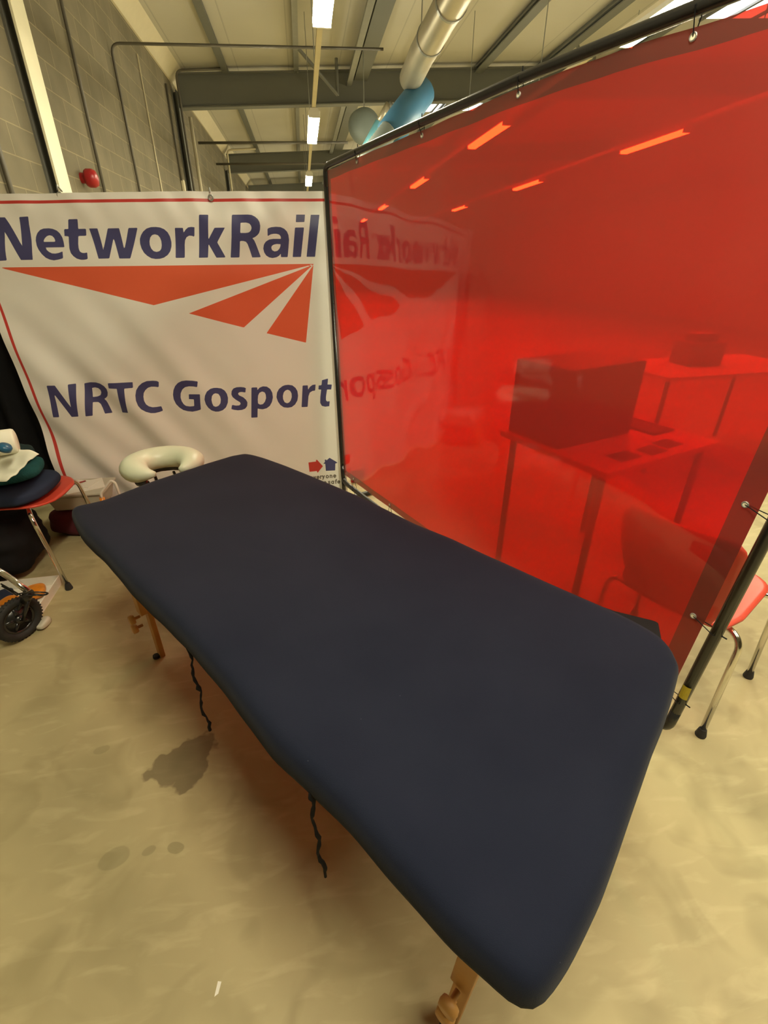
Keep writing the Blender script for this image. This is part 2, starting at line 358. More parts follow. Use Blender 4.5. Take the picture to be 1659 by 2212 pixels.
# ------------------------------------------------------------------ mesh helpers
class MB:
    def __init__(s): s.v = []; s.f = []; s.mi = []
    def add(s, vs, fs, mi=0):
        k = len(s.v); s.v += [tuple(v) for v in vs]
        s.f += [tuple(i + k for i in f) for f in fs]; s.mi += [mi] * len(fs)
    def box(s, c, d, rot=None, mi=0):
        hx, hy, hz = d[0] / 2, d[1] / 2, d[2] / 2
        vs = [Vector((x, y, z)) for x in (-hx, hx) for y in (-hy, hy) for z in (-hz, hz)]
        if rot is not None: vs = [rot @ v for v in vs]
        vs = [v + Vector(c) for v in vs]
        s.add(vs, [(0, 1, 3, 2), (4, 6, 7, 5), (0, 4, 5, 1), (2, 3, 7, 6), (0, 2, 6, 4), (1, 5, 7, 3)], mi)
    def tube(s, pts, r, n=12, closed=False, caps=True, mi=0):
        pts = [Vector(p) for p in pts]; N = len(pts)
        rr = r if isinstance(r, (list, tuple)) else [r] * N
        # parallel transport frames
        tang = []
        for i in range(N):
            if closed: t = pts[(i + 1) % N] - pts[i - 1]
            else: t = pts[min(i + 1, N - 1)] - pts[max(i - 1, 0)]
            tang.append(t.normalized())
        up = Vector((0, 0, 1)) if abs(tang[0].z) < 0.9 else Vector((1, 0, 0))
        u = tang[0].cross(up).normalized(); rings = []
        for i in range(N):
            u = (u - tang[i] * u.dot(tang[i])).normalized(); v = tang[i].cross(u)
            rings.append([pts[i] + (u * math.cos(a) + v * math.sin(a)) * rr[i] for a in [2 * math.pi * k / n for k in range(n)]])
        vs = [p for r_ in rings for p in r_]; fs = []
        M_ = N if closed else N - 1
        for i in range(M_):
            for k in range(n):
                a = i * n + k; b = i * n + (k + 1) % n; c = ((i + 1) % N) * n + (k + 1) % n; d = ((i + 1) % N) * n + k
                fs.append((a, b, c, d))
        if caps and not closed:
            fs.append(tuple(range(n - 1, -1, -1))); fs.append(tuple((N - 1) * n + k for k in range(n)))
        s.add(vs, fs, mi)
    def prism(s, poly, axis, t, mi=0):
        """poly: list of 3D points (planar); extrude by vector t"""
        n = len(poly); t = Vector(t)
        vs = [Vector(p) for p in poly] + [Vector(p) + t for p in poly]
        fs = [tuple(range(n)), tuple(range(2 * n - 1, n - 1, -1))] + [(i, (i + 1) % n, n + (i + 1) % n, n + i) for i in range(n)]
        s.add(vs, fs, mi)
    def lathe(s, prof, c, n=24, axis='z', rot=None, mi=0):
        vs = []
        for r_, z in prof:
            for k in range(n):
                a = 2 * math.pi * k / n; v = Vector((r_ * math.cos(a), r_ * math.sin(a), z))
                if rot is not None: v = rot @ v
                vs.append(v + Vector(c))
        fs = []
        for i in range(len(prof) - 1):
            for k in range(n):
                fs.append((i * n + k, i * n + (k + 1) % n, (i + 1) * n + (k + 1) % n, (i + 1) * n + k))
        fs.append(tuple(range(n - 1, -1, -1))); fs.append(tuple((len(prof) - 1) * n + k for k in range(n)))
        s.add(vs, fs, mi)
    def grid(s, fn, nu, nv, mi=0, closed_u=False):
        vs = [fn(i / (nu if closed_u else nu - 1), j / (nv - 1)) for j in range(nv) for i in range(nu)]
        fs = []
        for j in range(nv - 1):
            for i in range(nu if closed_u else nu - 1):
                i2 = (i + 1) % nu
                fs.append((j * nu + i, j * nu + i2, (j + 1) * nu + i2, (j + 1) * nu + i))
        s.add(vs, fs, mi)
    def build(s, name, mats, parent=None, smooth=False, bevel=0, subsurf=0, solid=0, org=None):
        me = bpy.data.meshes.new(name)
        vs = s.v
        o = bpy.data.objects.new(name, me)
        if org is not None:
            vs = [tuple(Vector(v) - Vector(org)) for v in vs]; o.location = org
        me.from_pydata(vs, [], s.f)
        bm = bmesh.new(); bm.from_mesh(me); bmesh.ops.recalc_face_normals(bm, faces=bm.faces); bm.to_mesh(me); bm.free()
        if not isinstance(mats, (list, tuple)): mats = [mats]
        for m in mats: me.materials.append(m)
        if len(mats) > 1: me.polygons.foreach_set('material_index', s.mi)
        if smooth: me.polygons.foreach_set('use_smooth', [True] * len(me.polygons))
        COL.objects.link(o)
        if parent is not None: o.parent = parent
        if solid:
            md = o.modifiers.new('solid', 'SOLIDIFY'); md.thickness = solid; md.offset = 0
        if bevel:
            md = o.modifiers.new('bevel', 'BEVEL'); md.width = bevel; md.segments = 2; md.limit_method = 'ANGLE'; md.angle_limit = R(40)
        if subsurf:
            md = o.modifiers.new('sub', 'SUBSURF'); md.levels = subsurf; md.render_levels = subsurf
        return o
def thing(name, label, cat, loc=(0, 0, 0), rz=0, group=None):
    o = bpy.data.objects.new(name, None); COL.objects.link(o)
    o.empty_display_size = 0.1
    o.location = loc; o.rotation_euler = (0, 0, rz)
    return tag(o, label, cat, group)
def tag(o, label, cat, group=None):
    o['label'] = label; o['category'] = cat
    if group: o['group'] = group
    return o
def struct(o): o['kind'] = 'structure'; return o
def dup(root, loc, rz, label, group=None):
    r = root.copy(); COL.objects.link(r); r.location = loc; r.rotation_euler = (0, 0, rz); r['label'] = label
    if group: r['group'] = group
    for ch in list(root.children):
        c = ch.copy(); COL.objects.link(c); c.parent = r
        for g in list(ch.children):
            d = g.copy(); COL.objects.link(d); d.parent = c
    return r
def bend(pts, rad, n=6):
    """round the corners of a polyline"""
    pts = [Vector(p) for p in pts]; out = [pts[0]]
    for i in range(1, len(pts) - 1):
        a, b, c = pts[i - 1], pts[i], pts[i + 1]
        u = (a - b).normalized(); v = (c - b).normalized()
        r_ = min(rad, (a - b).length * 0.45, (c - b).length * 0.45)
        p0 = b + u * r_; p2 = b + v * r_
        for k in range(n + 1):
            t = k / n; out.append(p0 * (1 - t) ** 2 + b * 2 * t * (1 - t) + p2 * t * t)
    out.append(pts[-1]); return out

# ================================================================== SETTING
XL, XR, YB, YF = -2.25, 11.0, 34.0, -7.0
S_ROOF = 0.055
def roof_z(x): return 4.75 + S_ROOF * (x - XL)
m = MB(); m.box(((XL + XR) / 2, (YB + YF) / 2, -0.05), (XR - XL + 0.4, YB - YF + 0.4, 0.1)); struct(m.build('floor', M['floor']))
m = MB(); m.box((XL - 0.1, (YB + YF) / 2, 2.6), (0.2, YB - YF + 0.4, 5.2)); struct(m.build('wall_left', M['block']))
m = MB(); m.box((XR + 0.1, (YB + YF) / 2, 2.75), (0.2, YB - YF + 0.4, 5.5)); struct(m.build('wall_right', M['wall_pale']))
m = MB(); m.box(((XL + XR) / 2, YB + 0.1, 2.75), (XR - XL, 0.2, 5.5)); struct(m.build('wall_back', M['wall_pale']))
m = MB(); m.box(((XL + XR) / 2, YF - 0.1, 2.75), (XR - XL, 0.2, 5.5)); struct(m.build('wall_front', M['block_x']))
m = MB()
za, zb = roof_z(XL - 0.2), roof_z(XR + 0.2)
m.prism([(XL - 0.2, YF - 0.2, za), (XR + 0.2, YF - 0.2, zb), (XR + 0.2, YF - 0.2, zb + 0.1), (XL - 0.2, YF - 0.2, za + 0.1)], 'y', (0, YB - YF + 0.4, 0))
struct(m.build('ceiling', M['ceiling']))
# cream flashing strip where the roof meets the block wall
m = MB(); m.prism([(XL, YF, 4.53), (XL + 0.03, YF, 4.53), (XL + 0.22, YF, roof_z(XL + .22) - .002), (XL, YF, roof_z(XL) - .002)], 'y', (0, YB - YF, 0))
struct(m.build('trim_1', M['cream']))

# roof lights (daylight panels let into the roof)
def rooflight(i, x0, x1, y0, y1):
    m = MB(); z0, z1 = roof_z(x0) - 0.012, roof_z(x1) - 0.012
    m.prism([(x0, y0, z0), (x1, y0, z1), (x1, y0, z1 + 0.01), (x0, y0, z0 + 0.01)], 'y', (0, y1 - y0, 0))
    o = struct(m.build('window_%d' % i, M['rooflight']))
    f = MB()
    for x in (x0, (x0 * 2 + x1) / 3, (x0 + 2 * x1) / 3, x1): f.box((x, (y0 + y1) / 2, roof_z(x) - 0.03), (0.05, y1 - y0, 0.04))
    f.build('window_frame', M['steel_dark'], o)
rooflight(1, 3.1, 4.9, 14.3, 15.9)
rooflight(2, 7.2, 8.7, 8.9, 10.4)

# ---- steel beams across the hall
def beam(y, zb_l, depth, label):
    t = thing('roof_beam', label, 'beam', (XL + 0.1, y, 0), 0, 'deep steel beams crossing the hall')
    L = XR - XL - 0.2; dz = S_ROOF * L
    for nm, za_, zb_, wd in (('web', zb_l + 0.02, zb_l + depth - 0.02, 0.02), ('flange', zb_l, zb_l + 0.02, 0.2), ('flange', zb_l + depth - 0.02, zb_l + depth, 0.2)):
        m = MB()
        m.prism([(0, -wd / 2, za_), (L, -wd / 2, za_ + dz), (L, -wd / 2, zb_ + dz), (0, -wd / 2, zb_)], 'y', (0, wd, 0))
        m.build(nm, M['steel_beam'], t)
    return t
beam(12.4, 4.14, 0.53, 'nearest deep grey steel beam crossing under the roof')
beam(19.2, 4.02, 0.50, 'second deep grey steel beam, seen below the nearest one')
beam(26.2, 4.02, 0.50, 'farthest grey steel beam, just above the banner')

# ---- columns against the block wall
def column(y, wd, z1, label, white=True):
    t = thing('wall_column', label, 'column', (XL, y, 0), 0, 'steel columns against the block wall')
    m = MB(); m.box((0.045, 0, z1 / 2), (0.09, 0.02, z1)); m.build('web', M['steel_dark'], t)
    m = MB(); m.box((0.01, 0, z1 / 2), (0.02, wd, z1)); m.build('flange', M['steel_dark'], t)
    m = MB(); m.box((0.09, 0, z1 / 2), (0.02, wd, z1)); m.build('flange', M['cream_light'] if white else M['steel_dark'], t)
    return t
column(5.75, 0.26, 4.5, 'steel column with cream front flange on the block wall, left of red sounder')
column(12.4, 0.34, 4.4, 'grey steel column carrying the left end of the nearest beam', False)
column(19.2, 0.34, 4.1, 'grey steel column carrying the left end of the second beam', False)
# pale pipes on the wall beside columns
def pipe(name, pts, r, mat, label, cat, rad=0.12, group=None):
    m = MB(); m.tube(bend(pts, rad), r, 8)
    return tag(m.build(name, mat, smooth=True, org=pts[0]), label, cat, group)
G = 'grey conduits on the left block wall'
pipe('conduit', [(XL + .03, 4.86, 0.0), (XL + .03, 4.86, 4.5)], 0.02, M['conduit'], 'grey conduit nearest the camera on the block wall, at the left edge of the photo', 'conduit', group=G)
pipe('conduit', [(XL + .03, 7.05, 0.0), (XL + .03, 7.05, 3.9), (XL + .03, 7.55, 4.2)], 0.018, M['conduit'], 'first grey conduit to the right of the cream column, running up the block wall', 'conduit', group=G)
pipe('conduit', [(XL + .03, 8.55, 0.0), (XL + .03, 8.55, 3.95), (1.3, 8.55, 4.05)], 0.017, M['conduit'], 'grey conduit rising up the block wall then turning out across the hall', 'conduit', group=G)
pipe('conduit', [(XL + .02, 9.95, 0.0), (XL + .02, 9.95, 4.25)], 0.010, M['cream'], 'thin pale vertical line of conduit on the block wall', 'conduit')
pipe('conduit', [(XL + .03, 11.7, 2.9), (XL + .03, 11.7, 4.35)], 0.02, M['conduit'], 'short grey conduit ending above a small pale fitting beside the beam column', 'conduit', group=G)
pipe('conduit', [(XL + .16, 12.15, 0.0), (XL + .16, 12.15, 4.66), (-1.2, 12.15, 4.72)], 0.022, M['conduit'], 'grey pipe looping over the top left corner of the nearest beam', 'conduit')
pipe('conduit', [(XL + .2, 12.75, 0.0), (XL + .2, 12.75, 4.1)], 0.035, M['cream'], 'pale pipe down the far side of the nearest beam column', 'conduit')
pipe('conduit', [(XL + .16, 19.0, 0.0), (XL + .16, 19.0, 4.6), (-1.2, 19.0, 4.66)], 0.03, M['cream'], 'pale pipe over the left end of the second beam', 'conduit')
pipe('conduit', [(XL + .05, 14.3, 3.95), (1.3, 14.3, 4.05)], 0.028, M['conduit'], 'upper of two thin rods crossing beyond the nearest beam', 'conduit')
pipe('conduit', [(XL + .05, 16.9, 3.93), (1.3, 16.9, 4.03)], 0.028, M['conduit'], 'lower of two thin rods crossing beyond the nearest beam', 'conduit')
m = MB(); m.box((XL + .03, 11.8, 2.82), (0.05, 0.14, 0.2)); tag(m.build('wall_fitting', M['cream'], bevel=.01), 'small pale box fixed on the block wall beside the beam column', 'fitting')
# red sounder
t = thing('alarm_sounder', 'dark red round alarm sounder on the block wall beside cream column', 'alarm', (XL, 6.5, 2.27))
rot = Matrix.Rotation(R(90), 3, 'Y')
m = MB(); m.lathe([(.05, 0), (.05, .05), (.045, .06)], (0, 0, 0), 20, rot=rot); m.build('base', M['red_bell'], t, smooth=False)
m = MB(); m.lathe([(.075, .05), (.085, .07), (.085, .12), (.07, .15), (.03, .165)], (0, 0, 0), 24, rot=rot); m.build('horn', M['red_bell'], t, smooth=True)

# ---- roof members running down the hall
GP = 'grey roof purlins running down the hall'
for x, wd, ht, mat, lab in ((-1.2, .12, .10, 'steel_beam', 'purlin under the roof between the block wall and the lamp row'),
                            (0.15, .09, .10, 'galv', 'pale purlin above the left lamp row'),
                            (1.42, .26, .24, 'steel_beam', 'wide grey-green roof member right of the left lamp row'),
                            (2.45, .10, .14, 'steel_beam', 'slim roof member just left of the metal duct'),
                            (3.85, .16, .16, 'steel_beam', 'grey roof purlin first to the right of the duct'),
                            (5.2, .16, .16, 'steel_beam', 'grey roof purlin second to the right of the duct'),
                            (6.6, .16, .16, 'steel_beam', 'grey roof purlin third to the right of the duct')):
    m = MB(); z = roof_z(x); m.box((x, (YB + YF) / 2, z - ht / 2 - .012), (wd, YB - YF, .02)); m.box((x, (YB + YF) / 2, z - ht / 2), (wd * .3, YB - YF, ht)); m.box((x, (YB + YF) / 2, z - ht + .005), (wd, YB - YF, .02))
    tag(m.build('roof_purlin', M[mat], org=(x, 5, z)), lab, 'purlin', GP)
# a line of cable tray beside the wide member
m = MB(); m.box((1.18, 13, 4.62), (.10, 40, .012)); m.box((1.135, 13, 4.64), (.01, 40, .05)); m.box((1.225, 13, 4.64), (.01, 40, .05))
tag(m.build('cable_tray', M['galv'], org=(1.18, 13, 4.62)), 'slim pale cable tray hung beside the wide roof member', 'cable tray')
# small struts at the truss near the ridge
for x, y, lab in ((0.15, 11.2, 'thin diagonal strut beside the left lamp row'), (5.2, 11.0, 'thin diagonal strut bracing the second purlin right of duct')):
    m = MB(); m.tube([(x, y, roof_z(x) - .05), (x + .75, y + .6, roof_z(x) - .55)], .03, 8)
    m.tube([(x + .75, y + .6, roof_z(x) - .02), (x + .75, y + .6, roof_z(x) - .56)], .03, 8)
    tag(m.build('brace_strut', M['steel_beam'], org=(x, y, roof_z(x))), lab, 'strut')

# ---- lamps: three rows of hanging fluorescent battens
def make_lamp(loc, label):
    t = thing('fluorescent_lamp', label, 'lamp', loc, 0, 'fluorescent battens hanging in rows')
    m = MB(); m.prism([(-.05, -.82, .10), (.05, -.82, .10), (.075, -.82, .045), (-.075, -.82, .045)], 'y', (0, 1.64, 0)); m.build('housing', M['white_paint'], t)
    m = MB(); m.prism([(-.07, -.80, .045), (-.075, -.80, .02), (-.055, -.80, 0), (.055, -.80, 0), (.075, -.80, .02), (.07, -.80, .045)], 'y', (0, 1.60, 0)); m.build('diffuser', M['tube'], t)
    for y in (-.81, .81):
        m = MB(); m.box((0, y, .035), (.155, .025, .075)); m.build('end_cap', M['white_paint'], t, bevel=.004)
    return t
YS = (-4.2, 0.15, 4.55, 8.95, 13.9, 19.85, 25.8)
lamp0 = None
rown = {0.3: 'left row', 3.02: 'middle row', 5.85: 'right row'}
pos = {-4.2: 'behind the camera', 0.15: 'straight overhead', 4.55: 'nearest in view', 8.95: 'second in view', 13.9: 'third in view', 19.85: 'fourth in view', 25.8: 'farthest away'}
for X in (0.3, 3.02, 5.85):
    for Y in YS[1:]:
        if X > 3.1 and (Y > 25 or Y < 1): continue   # no lamp there
        lab = 'bright fluorescent batten of the %s, %s' % (rown[X], pos[Y])
        if lamp0 is None: lamp0 = make_lamp((X, Y, 3.2), lab)
        else: dup(lamp0, (X, Y, 3.2), 0, lab)
    t = thing('lighting_trunking', 'x', 'trunking', (X, 13, 3.305))
    m = MB(); m.box((0, 0, .0225), (.05, 32, .045)); m.build('channel', M['cream'], t)
    for k in range(-5, 6):
        m = MB(); m.tube([(0, k * 2.9, .045), (0, k * 2.9, roof_z(X) - 3.305)], .006, 6); m.build('hanger', M['galv'], t)
    tag(t, 'slim pale trunking that joins the lamps of the %s' % rown[X], 'trunking', 'lamp trunkings')

# ---- ducting and extraction arm
t = thing('ventilation_duct', 'beige spiral metal duct hanging under the roof above the red screen', 'duct', (1.74, 6, 3.95))
DP = [(.1, -9, .25), (.1, 0, .1), (.06, 2.4, .02), (.09, 3.25, 0)]
dpt = lambda y: (float(np.interp(y, [p[1] for p in DP], [p[0] for p in DP])), y, float(np.interp(y, [p[1] for p in DP], [p[2] for p in DP])))
m = MB(); m.tube(DP, .175, 24); m.build('pipe', M['duct'], t, smooth=True)
for y in (-.4, 1.0, 1.9):
    m = MB(); m.tube([dpt(y - .02), dpt(y + .02)], .187, 24); m.build('collar', M['galv'], t, smooth=False)
for y in (-2, 2.4):
    m = MB(); m.tube([(.05, y, .1), (.05, y, roof_z(2.05) - 3.95)], .008, 6); m.build('hanger', M['galv'], t)
t = thing('extraction_arm', 'blue welding fume extraction arm hanging from the duct end', 'extraction arm', (1.9, 10, 3.6))
def A(x, y, Y=10): p = onY(x, y, Y); return (p.x - 1.9, p.y - 10, p.z - 3.6)
m = MB(); m.tube([Vector(A(916, 192, 9.4)).lerp(Vector(A(838, 296, 8.9)), k) for k in (0, .04, .5, .97, 1)], [.17, .21, .215, .21, .17], 24); m.build('hose', M['blue_hose'], t, smooth=True)
m = MB()
P = [Vector(A(842, 280, 8.8)), Vector(A(786, 352, 8.7))]
m.tube([P[0].lerp(P[1], k / 24) for k in range(25)], [.13 + (.012 if k % 2 else 0) for k in range(25)], 16); m.build('corrugated_hose', M['grey_hood'], t, smooth=True)
m = MB(); m.tube([A(839, 224), A(817, 266)], .05, 12); m.build('joint', M['duct'], t, smooth=True)
m = MB(); m.tube([A(818, 264), A(782, 332)], .062, 12); m.build('tube', M['blue_light'], t, smooth=True)
m = MB(); m.tube([A(839, 224), A(858, 240), A(880, 215, 9.6)], .045, 10); m.build('bracket', M['galv'], t, smooth=True)
p = onY(787, 281, 10.8)
m = MB(); m.lathe([(.05, 0), (.28, .04), (.30, .10), (.25, .22), (.1, .28)], p, 28, rot=Matrix.Rotation(R(75), 3, 'X')); t = thing('roof_fan', 'round grey fan housing behind the blue extraction arm', 'fan', p); o = m.build('housing', M['grey_hood'], t, smooth=True); o.location = -p
m = MB(); m.tube([(p.x, p.y, p.z + .3), (p.x, p.y, roof_z(p.x))], .01, 6); o = m.build('hanging_rod', M['galv'], t); o.location = -p

# ================================================================== BANNER
BY = 3.1
exec_globals = None
def sd_poly(px, pz, poly):
    """signed distance (negative inside) of points to a closed polygon"""
    P = np.array(poly); n = len(P)
    d = np.full(px.shape, 1e9); s = np.zeros(px.shape, bool)
    for i in range(n):
        ax, az = P[i]; bx, bz = P[(i + 1) % n]
        ex, ez = bx - ax, bz - az; wx, wz = px - ax, pz - az
        t = np.clip((wx * ex + wz * ez) / (ex * ex + ez * ez + 1e-12), 0, 1)
        d = np.minimum(d, (wx - ex * t) ** 2 + (wz - ez * t) ** 2)
        c = ((az > pz) != (bz > pz)) & (px < (bx - ax) * (pz - az) / ((bz - az) if abs(bz - az) > 1e-12 else 1e-12) + ax)
        s ^= c
    return np.where(s, -1, 1) * np.sqrt(d)
def conv(pts, ox, oy, sc):
    out = []
    for x, y in pts:
        p = onY(ox + x / sc, oy + y / sc, BY); out.append((p.x, p.z))
    return out
K = 6.9125
row1A = dict(o=(0, 440)); row1B = dict(o=(230, 440)); row1C = dict(o=(460, 440))
NAVY = []   # (outer, [holes], (ox,oy), scale)
def g(org, outer, *holes, sc=K): NAVY.append((conv(outer, org[0], org[1], sc), [conv(h, org[0], org[1], sc) for h in holes]))
A1, B1, C1 = (0, 440), (230, 440), (460, 440)
g(A1, [(-45,205),(72,203),(130,290),(335,640),(310,450),(280,198),(418,190),(425,300),(440,400),(465,540),(480,660),(497,838),(320,842),(60,415),(70,580),(85,700),(110,848),(-10,855),(-30,600),(-40,400)])
g(A1, [(935,712),(948,815),(880,835),(810,847),(750,835),(690,808),(630,755),(580,690),(548,630),(528,550),(530,490),(550,435),(590,390),(640,370),(720,366),(780,375),(840,400),(885,440),(925,505),(945,570),(960,650),(680,655),(700,690),(735,720),(780,742),(830,745),(880,735)],
  [(645,570),(650,545),(660,520),(690,485),(730,470),(770,480),(800,510),(815,540),(821,568)])
g(A1, [(1015,232),(1155,228),(1160,375),(1277,373),(1280,478),(1162,482),(1165,600),(1175,670),(1195,715),(1230,735),(1270,737),(1303,725),(1315,828),(1260,838),(1210,838),(1150,820),(1100,785),(1060,740),(1035,670),(1025,580),(1020,488),(957,482),(952,378),(1015,378)])
g(B1, [(-265,370),(-137,368),(-50,690),(15,368),(185,365),(262,690),(325,362),(462,360),(358,818),(195,820),(100,505),(45,818),(-115,822)])
g(B1, [(735,347),(800,355),(860,380),(910,425),(945,490),(965,570),(966,640),(950,710),(915,765),(860,805),(800,823),(735,826),(670,815),(610,780),(560,735),(520,670),(497,600),(492,530),(510,470),(545,415),(600,370),(665,350)],
  [(720,457),(765,470),(795,505),(815,555),(822,620),(815,675),(790,708),(745,720),(700,708),(665,670),(643,620),(638,560),(650,505),(680,468)])
g(B1, [(1022,362),(1145,362),(1152,440),(1180,390),(1220,355),(1265,347),(1315,352),(1312,495),(1275,480),(1235,477),(1195,500),(1172,545),(1165,610),(1168,808),(1032,810),(1027,600)])
g(B1, [(1383,165),(1521,165),(1520,535),(1615,360),(1770,358),(1652,577),(1780,803),(1640,807),(1520,600),(1515,805),(1380,808)])
g(C1, [(283,165),(520,163),(580,170),(630,195),(670,230),(697,275),(708,330),(705,390),(690,440),(660,475),(620,503),(587,515),(615,545),(640,600),(715,800),(585,803),(545,680),(515,600),(490,567),(450,557),(403,557),(395,803),(262,805),(277,500)],
  [(413,285),(500,283),(545,298),(570,330),(578,365),(565,405),(535,430),(490,437),(408,437)])
g(C1, [(815,372),(870,352),(940,345),(1010,350),(1065,375),(1105,415),(1128,470),(1137,540),(1130,640),(1115,798),(1015,798),(1012,745),(990,775),(950,800),(890,812),(840,803),(795,775),(765,730),(750,670),(760,610),(790,565),(840,535),(900,525),(1015,525),(1012,490),(990,462),(950,450),(905,450),(860,460),(817,487)],
  [(1010,605),(950,602),(905,612),(878,632),(870,660),(885,695),(920,713),(960,705),(990,675),(1005,640)])
g(C1, [(1243,163),(1375,163),(1366,275),(1237,277)])
g(C1, [(1225,357),(1360,355),(1315,795),(1190,797)])
g(C1, [(1460,165),(1590,165),(1525,793),(1398,793)])
D2, E2, F2 = (80, 800), (300, 800), (500, 800)
g(D2, [(160,220),(285,217),(520,545),(462,210),(570,204),(628,683),(530,688),(270,345),(350,688),(258,692)])
g(D2, [(685,205),(780,187),(870,185),(940,200),(1000,235),(1040,280),(1052,335),(1040,390),(1010,425),(978,440),(1010,465),(1035,505),(1105,652),(1000,658),(960,570),(930,515),(895,487),(820,483),(835,675),(733,682)],
  [(800,275),(850,265),(900,275),(935,305),(942,345),(925,385),(880,405),(815,410)])
g(D2, [(1063,187),(1422,180),(1430,265),(1305,270),(1355,640),(1258,643),(1200,270),(1075,268)])
g(E2, [(290,180),(290,258),(230,250),(180,250),(130,265),(90,300),(65,345),(62,400),(75,460),(105,510),(145,540),(200,557),(260,555),(325,545),(352,612),(300,630),(240,641),(180,638),(110,615),(40,575),(-5,525),(-40,450),(-52,375),(-45,300),(-10,240),(40,195),(110,165),(200,160),(260,165)])
g(E2, [(885,160),(877,245),(820,235),(750,235),(690,250),(645,290),(620,350),(618,410),(635,465),(665,510),(700,535),(760,543),(825,535),(822,432),(745,432),(745,357),(917,350),(920,470),(927,585),(870,605),(800,620),(730,615),(660,598),(600,560),(550,510),(515,440),(503,370),(510,300),(535,240),(580,190),(640,158),(710,146),(800,148)])
g(E2, [(1165,260),(1230,270),(1280,300),(1315,350),(1332,410),(1330,480),(1305,545),(1260,585),(1200,605),(1150,607),(1090,590),(1040,550),(1005,500),(985,430),(992,370),(1020,310),(1070,272),(1120,260)],
  [(1150,338),(1190,350),(1215,385),(1227,430),(1222,485),(1195,520),(1155,535),(1120,522),(1100,480),(1090,430),(1097,375),(1120,347)])
g(E2, [(1600,260),(1592,328),(1540,320),(1500,325),(1480,345),(1495,370),(1560,400),(1600,435),(1622,475),(1618,530),(1590,570),(1540,590),(1480,594),(1420,585),(1383,572),(1392,512),(1450,525),(1500,522),(1522,500),(1510,475),(1450,440),(1400,400),(1380,360),(1385,310),(1410,270),(1460,250),(1520,245),(1570,250)])
g(F2, [(300,252),(387,250),(388,292),(420,255),(470,235),(530,240),(580,275),(610,330),(620,400),(605,470),(575,525),(530,560),(470,577),(425,573),(393,565),(390,700),(297,705)],
  [(460,312),(420,330),(400,370),(395,430),(398,490),(430,507),(470,500),(500,465),(518,410),(512,355),(495,325)])
g(F2, [(850,215),(910,225),(955,260),(985,310),(995,380),(985,450),(950,510),(900,548),(840,558),(780,550),(730,515),(695,465),(672,400),(680,330),(710,275),(760,235),(800,220)],
  [(840,288),(875,305),(897,345),(900,400),(885,450),(860,480),(830,490),(795,475),(772,430),(768,380),(780,330),(805,300)])
g(F2, [(1062,228),(1140,225),(1145,290),(1170,250),(1210,220),(1257,213),(1250,305),(1210,310),(1170,335),(1150,390),(1138,548),(1047,551)])
g(F2, [(1352,150),(1443,125),(1435,215),(1500,215),(1490,290),(1428,290),(1412,400),(1412,450),(1430,470),(1468,465),(1462,540),(1400,548),(1350,535),(1325,490),(1327,400),(1340,292),(1298,288),(1303,228),(1345,225)])
LG = (650, 980); KL = 15.08
g(LG, [(730,345),(785,290),(780,212),(830,212),(835,240),(935,155),(1130,270),(1200,320),(1125,345),(1120,570),(815,580),(795,350)], sc=KL)
ORANGE = [(conv([(10,388),(1480,371),(1478,373),(725,566),(10,392)], 0, 400, 2.183), []),
          (conv([(1478,374),(1470,378),(890,605),(1150,671)], 0, 400, 2.183), []),
          (conv([(1478,376),(1257,698),(1443,743)], 0, 400, 2.183), [])]
RED = [(conv([(245,295),(495,268),(490,215),(530,215),(720,425),(545,640),(520,580),(280,600)], LG[0], LG[1], KL), [])]
# border lines
RED.append((conv([(0,433.8),(16,433.5),(400,428.2),(690,428.7),(720,429),(720,435.2),(690,435),(400,435.4),(0,440.5),(-60,443),(-60,436)], 0, 0, 1), []))
pa, pb = onY(4, 680, BY), onY(139.5, 1023, BY)
pa2, pb2 = onY(10, 680, BY), onY(146, 1023, BY)
def ext(p, q, z): k = (z - p.z) / (q.z - p.z); return (p.x + (q.x - p.x) * k, z)
RED.append(([ext(pa, pb, 1.74), ext(pa2, pb2, 1.74), ext(pa2, pb2, 0.07), ext(pa, pb, 0.07)], []))
